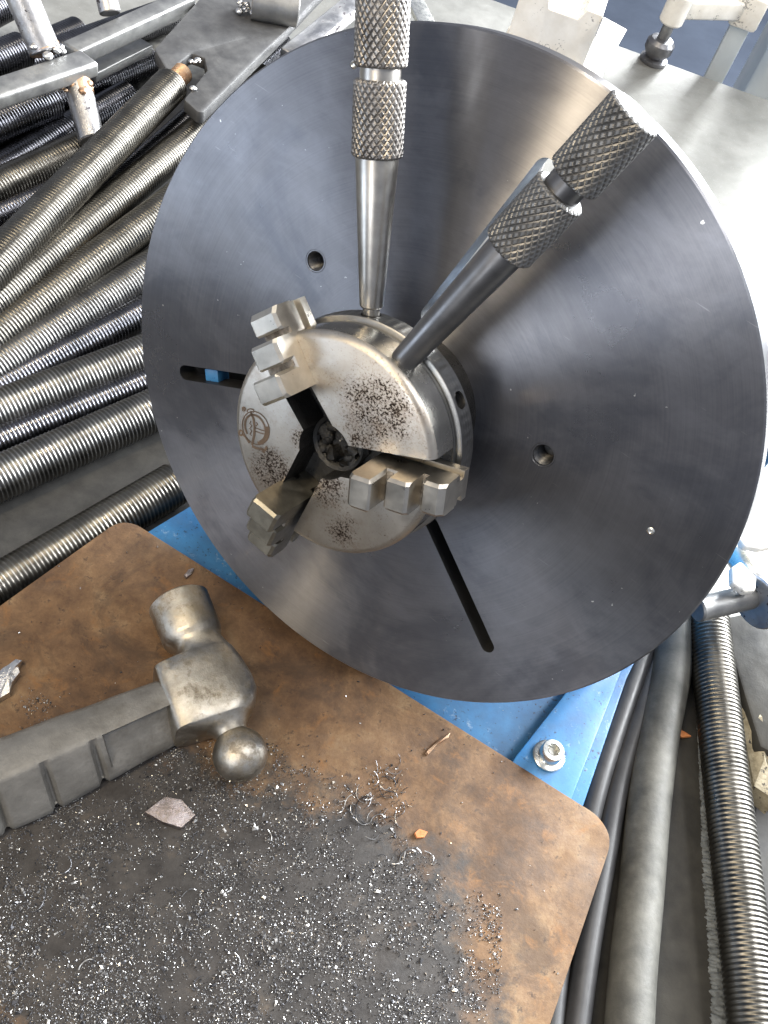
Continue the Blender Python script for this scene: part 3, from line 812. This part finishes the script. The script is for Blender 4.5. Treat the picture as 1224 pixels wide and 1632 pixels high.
# handle: direction hdir in the head's frame
hd = (HM.to_3x3().inverted() @ hdir); hd.y = -0.0; hd.normalize()
side = Vector((0, 1 if hy.z > 0 else -1, 0)); wid = hd.cross(side).normalized()
if wid.z < 0: wid = -wid            # +wid is towards the ball end (the side the grooves are on)
bm = bmesh.new()
rings = []
Lh = 0.30; nseg = 300
P0 = Vector((0.016, 0.001, 56.5*u))
def sect(k):
    # unit outline, x toward the near edge, y up: flat top, sloping near shoulder with an upright near face
    pts = [(-.96, -.5), (-1, 0.1), (-.94, .62), (-.78, .86), (-.45, .97), (-.10, 1.0), (.02, .98), (.09, .90), (.26, .54), (.44, .16), (.60, -.18), (.70, -.40), (.74, -.58), (.70, -.8), (.5, -.96), (0, -1), (-.6, -.95)]
    return pts
NS = len(sect(0))
for k in range(nseg + 1):
    s = Lh * k / nseg
    f_ = min(1, s / 0.075)
    hw = 0.0160 + 0.0055 * f_; hv = 0.0122 + 0.0022 * f_
    if s < 0.004: hw *= .97; hv *= .97
    ring = []
    for i, (ux, uy) in enumerate(sect(0)):
        x, y = ux * hw + 0.0026 + 0.0016 * f_, uy * hv
        if 7 <= i <= 13:
            for g in (0.0475, 0.0705, 0.0930, 0.1155, 0.138, 0.160):
                dz = abs(s - g)
                if dz < 0.0028:
                    q = 0.0036 * (0.5 + 0.5*math.cos(PI*dz/0.0028)) * (1.0 if i > 7 else 0.35)
                    x -= q * .75; y -= q * (.7 if i < 12 else 0)
        if s < 0.042 and i in (7, 8, 9): x -= 0.0018; y -= 0.0012
        lump = 1 + 0.05 * noise.noise(Vector((s*45, ux*1.6, uy*1.6)))
        ring.append(bm.verts.new(P0 + hd * s + wid * x * lump + side * y * lump))
    rings.append(ring)
for a, b in zip(rings, rings[1:]):
    for i in range(NS):
        j = (i+1) % NS; bm.faces.new((a[i], a[j], b[j], b[i]))
bm.faces.new(rings[0][::-1]); bm.faces.new(rings[-1]); bmesh.ops.recalc_face_normals(bm, faces=bm.faces[:])
obj('handle', bm, M_grip, ham, ang=38)

# filings: grains and curls nobody could count
bm = bmesh.new()
def grain(p, sz):
    Mx = Matrix.Translation(p) @ Matrix.Rotation(rnd.uniform(0, 6.3), 4, 'Z') @ Matrix.Rotation(rnd.uniform(-.6, .6), 4, 'X') @ Matrix.Rotation(rnd.uniform(-.6, .6), 4, 'Y')
    a, b, c_ = sz*rnd.uniform(.6, 1.5), sz*rnd.uniform(.4, 1.0), sz*rnd.uniform(.3, .7)
    vs = [bm.verts.new(Mx @ Vector(q)) for q in ((-a/2, -b/2, 0), (a/2, -b/2*rnd.uniform(.3, 1), 0), (a/2*rnd.uniform(.3, 1), b/2, 0), (-a/2, b/2*rnd.uniform(.3, 1), 0), (0, 0, c_))]
    for i in range(4): bm.faces.new((vs[i], vs[(i+1) % 4], vs[4]))
    bm.faces.new(vs[:4][::-1])
cnt = 0
while cnt < 42000:
    px = rnd.uniform(-60, 800); py = rnd.uniform(1060, 1690)
    p = at(px, py, ZP + 0.0002)
    d = soot_d(p)
    if d > 1.0 and (d > 1.08 or rnd.random() > 0.05): continue
    q_ = 0.5*noise.noise(Vector((p.x*38, p.y*38, 9))) + 0.45*noise.noise(Vector((p.x*110, p.y*110, 4))) + 0.3*noise.noise(Vector((p.x*300, p.y*300, 1)))
    if rnd.random() > 0.44 + q_ * 1.7 + (0.15 if d < 0.75 else -0.12): continue
    w_ = rnd.random()
    sz = rnd.uniform(.00022, .0005) if w_ < 0.72 else (rnd.uniform(.0005, .0009) if w_ < 0.988 else rnd.uniform(.001, .0022))
    grain(p, sz); cnt += 1
for k in range(220):                # loose specks on the bare rust
    p = at(rnd.uniform(0, 900), rnd.uniform(850, 1630), ZP + .0002)
    if soot_d(p) > 0.95: grain(p, rnd.uniform(.0004, .0012))
for k in range(130):               # curled turnings
    for _ in range(50):
        if rnd.random() < 0.75: px, py = rnd.gauss(640, 60), rnd.gauss(1275, 45)
        else: px, py = rnd.uniform(0, 760), rnd.uniform(1240, 1620)
        p = at(px, py, ZP + 0.0007)
        if soot_d(p) < 1.0: break
    a = rnd.uniform(0, 6.3); r = rnd.uniform(.0012, .006); span = rnd.uniform(.5, 2.6); n = 7
    c0 = p - Vector((math.cos(a), math.sin(a), 0)) * r
    rr = rnd.uniform(.00012, .00026); wob = rnd.uniform(-.5, .5)
    tube(bm, [c0 + Vector((math.cos(a + span*i/n)*r, math.sin(a + span*i/n)*r*(1 + wob*i/n), rnd.uniform(-.0001, .0004) + .0006*math.sin(i))) for i in range(n + 1)], rr, 5)
tag(obj('metal_filings', bm, M_file, sm=False), 'grey steel filings and curled turnings spread over the front of the rusty plate', 'metal filings', kind='stuff')

def flake(name, label, cat, pts, z, th, mat, seed=1):
    """irregular torn chip: outline at height z, rough top"""
    q = [at(x, y, z) for x, y in pts]
    c = sum(q, Vector()) / len(q)
    b = bmesh.new(); n = len(q)
    lo = [b.verts.new(p - c + Vector((0, 0, -th/2))) for p in q]
    hi = [b.verts.new((p - c)*0.93 + Vector((0, 0, th/2 + th*0.5*noise.noise(p*300 + Vector((seed, 0, 0)))))) for p in q]
    mid = [b.verts.new((p - c)*0.45 + Vector((0, 0, th*0.75 + th*0.8*noise.noise(p*500 + Vector((0, seed, 0)))))) for p in q]
    top = b.verts.new((0, 0, th*0.8))
    for i in range(n):
        j = (i+1) % n
        b.faces.new((lo[i], lo[j], hi[j], hi[i])); b.faces.new((hi[i], hi[j], mid[j], mid[i])); b.faces.new((mid[i], mid[j], top))
    b.faces.new(lo[::-1])
    o = obj(name, b, mat, ang=25); o.location = c
    return tag(o, label, cat)
flake('metal_chip', 'pinkish grey torn metal chip beside the hammer ball on the filings', 'metal chip',
      [(228, 1296), (262, 1270), (290, 1274), (314, 1300), (290, 1322), (258, 1312)], ZP + 0.0015, 0.0026, M_chip, 3)
flake('metal_chip', 'bright jagged metal splinter at the left edge of the rusty plate', 'metal chip',
      [(-14, 1088), (4, 1066), (14, 1062), (26, 1050), (37, 1052), (30, 1064), (33, 1074), (20, 1090), (16, 1108), (0, 1116), (-12, 1128)], ZP + 0.0022, 0.0040, M_weld, 8)
flake('metal_chip', 'small pale metal chip lying alone on bare rust above the hammer', 'metal chip',
      [(293, 918), (300, 908), (309, 906), (306, 914), (297, 922)], ZP + 0.0008, 0.0014, M_chip, 5)
flake('metal_chip', 'small brass coloured sliver at the upper edge of the filings', 'metal chip',
      [(678, 1200), (700, 1178), (719, 1167), (716, 1174), (697, 1188), (681, 1204)], ZP + 0.0008, 0.0012, M_burn, 6)
flake('rust_flake', 'small orange rust flake lying in the dark filings', 'rust flake',
      [(660, 1328), (668, 1321), (682, 1326), (676, 1335), (664, 1336)], ZP + 0.0008, 0.0012, M_orange, 2)

# ------------------------------------------------------------------ threaded rods
def rod_mesh(name, r, pitch, L, n=28):
    bm = bmesh.new(); hs = (0.0, 0.72, 1.0, 0.72); d = pitch * 0.36
    turns = int(L / pitch); rings = []
    K = turns * 4
    for i in range(n):
        col = []
        for k in range(K + 1):
            rr = r - d + d * hs[k % 4]
            z = pitch * (k / 4 + i / n)
            if k == 0 or k == K: rr = r - d
            a = 2*PI*i/n
            col.append(bm.verts.new((rr*math.cos(a), rr*math.sin(a), z)))
        rings.append(col)
    for i in range(n):
        j = (i + 1) % n; sh = 4 if j == 0 else 0
        for k in range(K + 1):
            k1, k2 = k + 1, k + 1
            if j == 0:
                if k + 5 > K: continue
                # seam: last column is one pitch ahead of the first
                bm.faces.new((rings[i][k], rings[j][k + 4], rings[j][k + 5], rings[i][k + 1]))
            else:
                if k + 1 > K: continue
                bm.faces.new((rings[i][k], rings[j][k], rings[j][k + 1], rings[i][k + 1]))
    # end caps
    for k, zz in ((0, 0.0), (K, pitch * (K / 4 + 1))):
        c = bm.verts.new((0, 0, pitch * (k / 4 + 0.5)))
        loop = [rings[i][k] for i in range(n)]
        for i in range(n - 1):
            if k == 0: bm.faces.new((c, loop[i + 1], loop[i]))
            else: bm.faces.new((c, loop[i], loop[i + 1]))
    return mesh(bm, name, 180)
RODS = {}
GR = 'threaded steel rods piled on the bench'
def rod(P, Q, r, label, mat=M_rod, pitch=0.0026, L=0.62):
    """threaded rod whose end is at P, running on through Q"""
    key = (r, pitch, L, mat.name)
    if key not in RODS: RODS[key] = rod_mesh('threaded_rod', r, pitch, L); RODS[key].materials.append(mat)
    o = bpy.data.objects.new('threaded_rod', RODS[key]); COL.objects.link(o)
    M = basis(P, Q); o.matrix_world = M @ Matrix.Rotation(-PI/2, 4, 'Z')
    tag(o, label, 'threaded rod', GR); return o
def prod(a, b, z, r, label, mat=M_rod, ext=0.0, zb=None, **k):
    P = at(a[0], a[1], z); Q = at(b[0], b[1], z if zb is None else zb)
    P = P + (P - Q).normalized() * ext
    return rod(P, Q, r, label, mat, **k)
r1 = prod((274, 134), (0, 415), 0.060, 0.0135, 'uppermost threaded rod, welded by its stub to the dark notched plate', M_rodw, 0, 0.052)
prod((322, 205), (0, 472), 0.036, 0.0125, 'second threaded rod below the welded one, slanting up behind the plate rim', M_rodw, 0.10, .036)
prod((250, 343), (0, 530), 0.030, 0.0130, 'third threaded rod down, pressed against the one above it', M_rodw, 0.06, .026)
prod((226, 440), (0, 582), 0.016, 0.0145, 'thick threaded rod fourth from the top of the fanned pile', M_rod, 0.05, .016)
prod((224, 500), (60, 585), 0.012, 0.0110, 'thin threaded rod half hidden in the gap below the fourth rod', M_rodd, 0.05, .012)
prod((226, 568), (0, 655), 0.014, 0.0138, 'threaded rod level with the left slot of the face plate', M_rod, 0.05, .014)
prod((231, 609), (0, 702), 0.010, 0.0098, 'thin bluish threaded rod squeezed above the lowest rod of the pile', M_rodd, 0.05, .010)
prod((242, 655), (0, 762), 0.014, 0.0138, 'lowest threaded rod of the fanned pile, beside bare bench', M_rod, 0.05, .014)
prod((284, 768), (0, 935), 0.013, 0.0135, 'threaded rod lying apart along the edge of the rusty plate', M_rodw, 0.0, .013, L=0.50)
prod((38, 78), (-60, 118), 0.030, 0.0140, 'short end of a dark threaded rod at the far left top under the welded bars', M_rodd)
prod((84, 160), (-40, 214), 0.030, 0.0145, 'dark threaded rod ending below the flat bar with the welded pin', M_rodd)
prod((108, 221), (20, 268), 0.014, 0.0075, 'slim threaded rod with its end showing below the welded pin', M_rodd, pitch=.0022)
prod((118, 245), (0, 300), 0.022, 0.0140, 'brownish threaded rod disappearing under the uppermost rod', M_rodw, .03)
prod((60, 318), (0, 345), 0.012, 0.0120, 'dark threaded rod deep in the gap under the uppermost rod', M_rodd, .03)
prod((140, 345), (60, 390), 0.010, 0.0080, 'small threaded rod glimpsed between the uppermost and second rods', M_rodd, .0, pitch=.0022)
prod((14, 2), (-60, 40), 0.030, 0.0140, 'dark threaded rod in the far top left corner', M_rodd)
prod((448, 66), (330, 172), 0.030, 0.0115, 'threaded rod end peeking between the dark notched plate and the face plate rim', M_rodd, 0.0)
prod((236, 92), (90, 160), 0.014, 0.0140, 'added dark filler rod lying deep under the flat bar of the welded bracket', M_rodd)  # added dark rods filling the shaded gaps, here and in the next three
prod((128, 52), (0, 108), 0.014, 0.0140, 'added dark filler rod under the upright welded pin', M_rodd)
prod((300, 12), (150, 66), 0.014, 0.0140, 'added dark filler rod in the shade behind the upper flat bar', M_rodd)
prod((205, 150), (150, 182), 0.013, 0.0120, 'added dark filler rod tucked below the notched plate', M_rodd)
rr_ = prod((1127, 972), (1205, 1660), 0.027, 0.0128, 'single long threaded rod on the right beside the grey hose', M_rodw, 0.0, 0.027, L=0.46)
del rr_['group']
# stub of the welded rod
Mi = r1.matrix_world.inverted()
bm = bmesh.new()
a_ = Mi @ at(278, 132, 0.060); 
for k in range(9):
    z = -0.0016 - k*0.0019
    lathe(bm, [(0.0070, z - .0019), (0.0082, z - .0010), (0.0070, z)], 20)
obj('threaded_stub', bm, M_burn, r1)

# ------------------------------------------------------------------ welded jigs (top left)
def bar_between(P, Q, w, th, bev=0.0015, up=Vector((0, 0, 1))):
    M = basis(P, Q, up); L = (Q - P).length
    b = bmesh.new(); box(b, w, th, L, (0, 0, L/2), M, bev, 3); return b
def bead(P, r, n=9, spread=0.012, seed=0):
    b = bmesh.new(); rg = random.Random(seed)
    for k in range(n):
        q = P + Vector((rg.uniform(-1, 1), rg.uniform(-1, 1), rg.uniform(-.3, .5))) * spread
        t = bmesh.new(); bmesh.ops.create_icosphere(t, subdivisions=2, radius=r*rg.uniform(.5, 1.2))
        bmesh.ops.transform(t, matrix=Matrix.Translation(q) @ Matrix.Diagonal((1, 1, .7, 1)), verts=t.verts[:]); join(b, t)
    return b
def toW(o, b, name, mat, parent=None, ang=32):       # world geometry into part of thing o (identity-rotation empties)
    bmesh.ops.transform(b, matrix=Matrix.Translation(-o.location), verts=b.verts[:])
    return obj(name, b, mat, parent or o, ang=ang)
j1 = thing('welded_bracket', 'welded bracket of two flat bars and round pins lying on the rods, top left', 'bracket', Matrix.Translation(at(70, 110, 0.06)))
toW(j1, bar_between(at(-70, 172, .070), at(144, 100, .070), 0.021, 0.012, 0.003), 'flat_bar', M_mill)
toW(j1, bar_between(at(112, 88, .062), at(300, 2, .062), 0.017, 0.014, 0.002), 'flat_bar', M_mill)
toW(j1, bar_between(at(140, 118, .040), at(232, 72, .040), 0.016, 0.008, 0.001), 'flat_bar', M_mill)
def pin(o, P, Q, r, name='pin', mat=M_pin):
    b = bmesh.new(); L = (Q - P).length
    lathe(b, [(r - .001, 0), (r, .001), (r, L - .001), (r - .001, L)], 32, basis(P, Q)); return toW(o, b, name, mat)
pin(j1, at(20, -40, .115), at(72, 82, .074), 0.0115)
pin(j1, at(122, 128, .062), at(147, 226, .040), 0.0098)
pin(j1, at(163, -30, .085), at(176, 22, .068), 0.0085)
for P, r, sd in ((at(76, 78, .078), .0040, 1), (at(122, 138, .062), .0034, 2)):
    toW(j1, bead(P, r, 16, .0085, sd), 'weld_bead', M_weld if sd == 1 else M_burn)
for P0_, P1_, rr in ((at(69, 72, .077), at(73, 84, .0735), .01165), (at(124, 133, .0608), at(129, 152, .0565), .0100)):
    b = bmesh.new(); lathe(b, [(rr, 0), (rr, (P1_ - P0_).length)], 32, basis(P0_, P1_)); toW(j1, b, 'heat_band', M_burn)

# dark notched plate with a welded tube
zj = 0.066
j2 = thing('notched_plate', 'dark notched steel plate with welded tube, resting on the top rod', 'steel plate', Matrix.Translation(at(350, 90, zj)))
jo = [(352, -40), (246, 78), (268, 116), (305, 84), (326, 92), (330, 112), (293, 158), (320, 183), (462, 42), (560, -60)]
jp = [P2(x, y, zj) for x, y in jo]
jp = round_poly(jp, [0, .007, .003, .003, .003, .003, .004, .004, .004, 0], 6)
bm = bmesh.new(); prism(bm, jp, zj - 0.010, zj, bev=0.0012); toW(j2, bm, 'plate', M_dplate)
b = bmesh.new()
Pt, Qt = at(402, 2, zj + .012), at(476, 16, zj + .012)
Mt = basis(Pt, Qt); L = (Qt - Pt).length
lathe(b, [(0.0138, 0), (0.0138, L - .0008), (0.0132, L), (0.0126, L), (0.0122, L - .0006), (0.0122, 0.002), (0, .002)], 40, Mt, cap=False)
toW(j2, b, 'tube', M_mill)
toW(j2, bead(at(396, 14, zj + .004), .0030, 18, .0085, 4), 'weld_bead', M_weld)
toW(j2, bead(at(312, 98, zj + .001), .0022, 5, .003, 5), 'weld_bead', M_weld)
toW(j2, bead(at(309, 142, zj + .001), .0026, 2, .001, 6), 'weld_bead', M_weld)

# pale bars lying behind the plate rim at the top
o = thing('flat_bar', 'pale flat steel bar behind the rim, left of the upright tommy bar', 'steel bar', Matrix.Translation(at(540, 40, .05)))
toW(o, bar_between(at(462, 92, .050), at(600, -22, .050), 0.020, 0.010, .0015), 'bar', M_pin)
o = thing('flat_bar', 'bright flat steel strip behind the rim, right of the upright tommy bar', 'steel bar', Matrix.Translation(at(660, 10, .05)))
toW(o, bar_between(at(690, 60, .030), at(640, -40, .030), 0.018, 0.006, .001), 'bar', M_zinc)

# white block behind the plate
wb = thing('white_block', 'off white notched block standing behind the top right rim of the face plate', 'block', Matrix.Translation((0.02, 0.575, 0)))
WB = atd(929, 107, .600)
def wpl(px, py):                  # pixel -> point on the block's front face (x, z)
    d = ray(px, py); q = CAM + d * ((WB.y - CAM.y) / d.y); return q
zt = wpl(965, 27).z; xr = WB.x
xl = wpl(822, 48).x
n0, n1, nz = wpl(875, 14).x, wpl(922, 31).x, wpl(900, 24).z
E1 = at(999, 47, zt)
dpt = 0.03
bm = bmesh.new()
prism(bm, [(xl - .004, 0.003), (xr, 0.003), (xr, zt), (n1 + .003, zt), (n1, nz), (n0, nz), (n0 - .003, zt + .004), (xl - .004, zt + .004)], -dpt, 0.0, Matrix.Translation((0, WB.y, 0)) @ Matrix.Rotation(PI/2, 4, 'X'), bev=0.001)
bmesh.ops.transform(bm, matrix=Matrix.Translation(-wb.location), verts=bm.verts[:]); obj('column', bm, M_white, wb)
bm = bmesh.new()
dT = (Vector((xr, WB.y, zt)) - CAM).dot(FW)
fr = [atd(962, 27, dT), atd(999, 47, dT + .004), atd(950, 134, dT - .055), atd(930, 107, dT - .045)]  # side slab shaped to lean back so its face catches more light
a = [bm.verts.new(q) for q in fr]; b = [bm.verts.new(q + Vector((0.001, 0.014, -0.006))) for q in fr]
bm.faces.new(a); bm.faces.new(b[::-1])
for k in range(4): bm.faces.new((a[k], b[k], b[(k+1) % 4], a[(k+1) % 4]))
bmesh.ops.recalc_face_normals(bm, faces=bm.faces[:])
bmesh.ops.transform(bm, matrix=Matrix.Translation(-wb.location), verts=bm.verts[:]); obj('side_wall', bm, M_white, wb, ang=20)
zf = wpl(930, 116).z
bm = bmesh.new(); box(bm, (xr - xl) + .02, dpt + 0.012, 0.008, ((xl + xr)/2 + .004, WB.y + dpt/2 - .005, zf - .006), None, .001)
bmesh.ops.transform(bm, matrix=Matrix.Translation(-wb.location), verts=bm.verts[:]); obj('flange', bm, M_white, wb)

# ------------------------------------------------------------------ far clamp and posts
P = at(1040, 98, 0.0)
fc = thing('bar_clamp', 'white armed bar clamp gripping the far edge of the bench', 'clamp', Matrix.Translation(P))
b = bmesh.new(); lathe(b, [(0.0150, 0), (0.0155, .0015), (0.0155, .0045), (0.0100, .006), (0.0125, .009), (.0155, .014), (.0155, .022), (.012, .026), (.007, .027)], 20); obj('swivel_foot', b, M_cast, fc)
b = bmesh.new(); lathe(b, [(0.0062, 0.026), (0.0062, 0.050), (0.0072, 0.051), (0.0072, 0.20)], 16); obj('screw', b, M_mill, fc)
Rl = at(1120, 118, 0.0) + Vector((0.020, 0.045, 0))
b = bmesh.new(); box(b, 0.022, 0.012, 0.60, (Rl.x - P.x, Rl.y - P.y, 0.02), bev=.002); obj('rail', b, M_pale, fc)
b = bmesh.new()
ZA = 0.060
M_ = basis(Vector((0, 0, ZA)), Vector((Rl.x - P.x, Rl.y - P.y, ZA))); L = (Vector((Rl.x - P.x, Rl.y - P.y, 0))).length
box(b, 0.014, 0.020, L, (0, 0, L/2), M_, .003, 3); lathe(b, [(0.0115, ZA - .016), (.0130, ZA - .014), (.0130, ZA + .014), (.0115, ZA + .016)], 20)
obj('arm', b, M_white, fc)
b = bmesh.new(); box(b, 0.032, 0.026, 0.034, (Rl.x - P.x, Rl.y - P.y, ZA), bev=.004); obj('sliding_head', b, M_white, fc)
for k, (dx, mat, w, lab, top) in enumerate(((0.10, M_pale, 0.10, 'wide pale grey post beyond the bench behind the bar clamp', 0.5), (0.245, M_bluep, 0.05, 'narrow blue post beyond the bench at the right edge', 0.5), (0.31, M_pale, 0.06, 'pale grey post at the far right of the blue post', .5))):
    q = at(1150, 128, 0)
    b = bmesh.new(); box(b, w, w*.8, 1.5, (0, 0, -0.1), bev=.004)
    o = obj('post', b, mat); o.location = (q.x + dx*1.0, q.y + 0.16, 0); tag(o, lab, 'post')

# ------------------------------------------------------------------ right-hand side: cables, hose, slab, clamp screw
def cable(name, pts, r, mat, label, cat, n=14):
    P = [at(x, y, z) for x, y, z in pts]
    c = P[len(P)//2].copy()
    b = bmesh.new(); tube(b, spline([p - c for p in P], 12), r, n)
    o = obj(name, b, mat, ang=60); o.location = c
    return tag(o, label, cat)
cable('power_cable', [(1062, 960, .010), (1020, 1055, .012), (985, 1150, .012), (950, 1260, .010), (925, 1370, .006), (895, 1500, .006), (880, 1620, .006), (872, 1760, .006)], 0.0062, M_cable, 'left black cable running tight along the blue foot and rusty plate', 'cable')
cable('power_cable', [(1085, 960, .010), (1050, 1050, .010), (1015, 1150, .010), (985, 1250, .008), (960, 1380, .008), (938, 1500, .008), (918, 1640, .008), (900, 1780, .008)], 0.0066, M_cable, 'right black cable between the other cable and the grey hose', 'cable')
cable('air_hose', [(1076, 930, .020), (1078, 990, .018), (1070, 1070, .016), (1050, 1170, .014), (1034, 1290, .013), (1022, 1420, .012), (1008, 1560, .012), (996, 1760, .012)], 0.0118, M_hose, 'thick dusty grey hose curving up behind the face plate', 'hose', 20)
# flame cut slab under the right rod
sl = [(1060, 1000), (1104, 985), (1118, 1180), (1128, 1330), (1142, 1480), (1150, 1700), (1030, 1700), (1048, 1300)]
sp_ = [P2(x, y, .012) for x, y in sl]
c = Vector((sum(p[0] for p in sp_)/8, sum(p[1] for p in sp_)/8, 0))
bm = bmesh.new(); prism(bm, [(x - c.x, y - c.y) for x, y in sp_], 0.0005, 0.012, bev=.001)
slab = obj('flame_cut_bar', bm, M_slab); slab.location = c
tag(slab, 'black flame cut steel bar under the hose with a crusty grey right edge', 'steel bar')
bm = bmesh.new()
edge = [at(x, y, .0125) - c for x, y in ((1112, 1150), (1120, 1240), (1127, 1330), (1134, 1410), (1141, 1480), (1146, 1560), (1151, 1700))]
es = spline(edge, 60); rings = []
for k, p in enumerate(es):
    f = min(1, k / len(es) * 1.6 + .15); ring = []
    for i in range(9):
        a = PI * i / 8
        nn = 1 + 0.45*noise.noise(Vector((p.x*900, p.y*900, i*1.7))) + 0.3*noise.noise(Vector((p.x*300, p.y*300, i)))
        ring.append(bm.verts.new(p + Vector((math.cos(a)*0.0048*f*nn, 0, -0.001 + math.sin(a)*0.0032*f*nn))))
    rings.append(ring)
for a, b in zip(rings, rings[1:]):
    for i in range(8): bm.faces.new((a[i], a[i+1], b[i+1], b[i]))
bmesh.ops.recalc_face_normals(bm, faces=bm.faces[:])
obj('slag_edge', bm, M_slag, slab, ang=60)
# black block at the far right
bm = bmesh.new()
bp = [P2(x, y, .03) for x, y in ((1150, 985), (1260, 960), (1330, 1250), (1212, 1190))]
prism(bm, bp, 0.001, 0.03, bev=.002)
tag(obj('black_box', bm, M_slab), 'black steel block at the right edge below the wing bolt', 'steel block')
# tan slag lump
flake('slag_lump', 'tan crusty slag lump wedged right of the single threaded rod', 'slag lump',
      [(1160, 1128), (1180, 1122), (1206, 1140), (1216, 1185), (1236, 1230), (1230, 1290), (1196, 1262), (1178, 1200)], 0.014, 0.016, M_stone, 4)
flake('rust_flake', 'bright orange splinter on the dark bench right of the hose', 'rust flake',
      [(1064, 1162), (1080, 1160), (1102, 1174), (1088, 1176), (1068, 1170)], 0.0140, 0.0014, M_orange, 9)
# clamp screw with wing nut
Z0 = 0.085
cs = thing('wing_bolt', 'shiny wing bolt with cross handle and round end at the right edge below the rim', 'wing bolt', Matrix.Translation(at(1180, 920, Z0)))
pin(cs, at(1110, 972, Z0 - .015), at(1200, 950, Z0 - .015), 0.0072, 'cross_handle', M_mill)
pin(cs, at(1203, 960, Z0 - .014), at(1213, 956, Z0 - .014), 0.0165, 'end_disc', M_pin)
pin(cs, at(1165, 868, Z0 - .02), at(1205, 930, Z0 - .02), 0.0080, 'stud', M_zinc)
for pts in (((1165, 905), (1180, 895), (1205, 922), (1203, 942), (1186, 944), (1166, 930)), ((1175, 858), (1196, 838), (1226, 855), (1230, 872), (1210, 876), (1186, 872))):
    q = [at(x, y, Z0) for x, y in pts]
    b = bmesh.new(); prism(b, round_poly([(p.x, p.y) for p in q], [.002]*6, 4), Z0 - .004, Z0 + .001, bev=.0012, seg=3)
    toW(cs, b, 'wing', M_white)
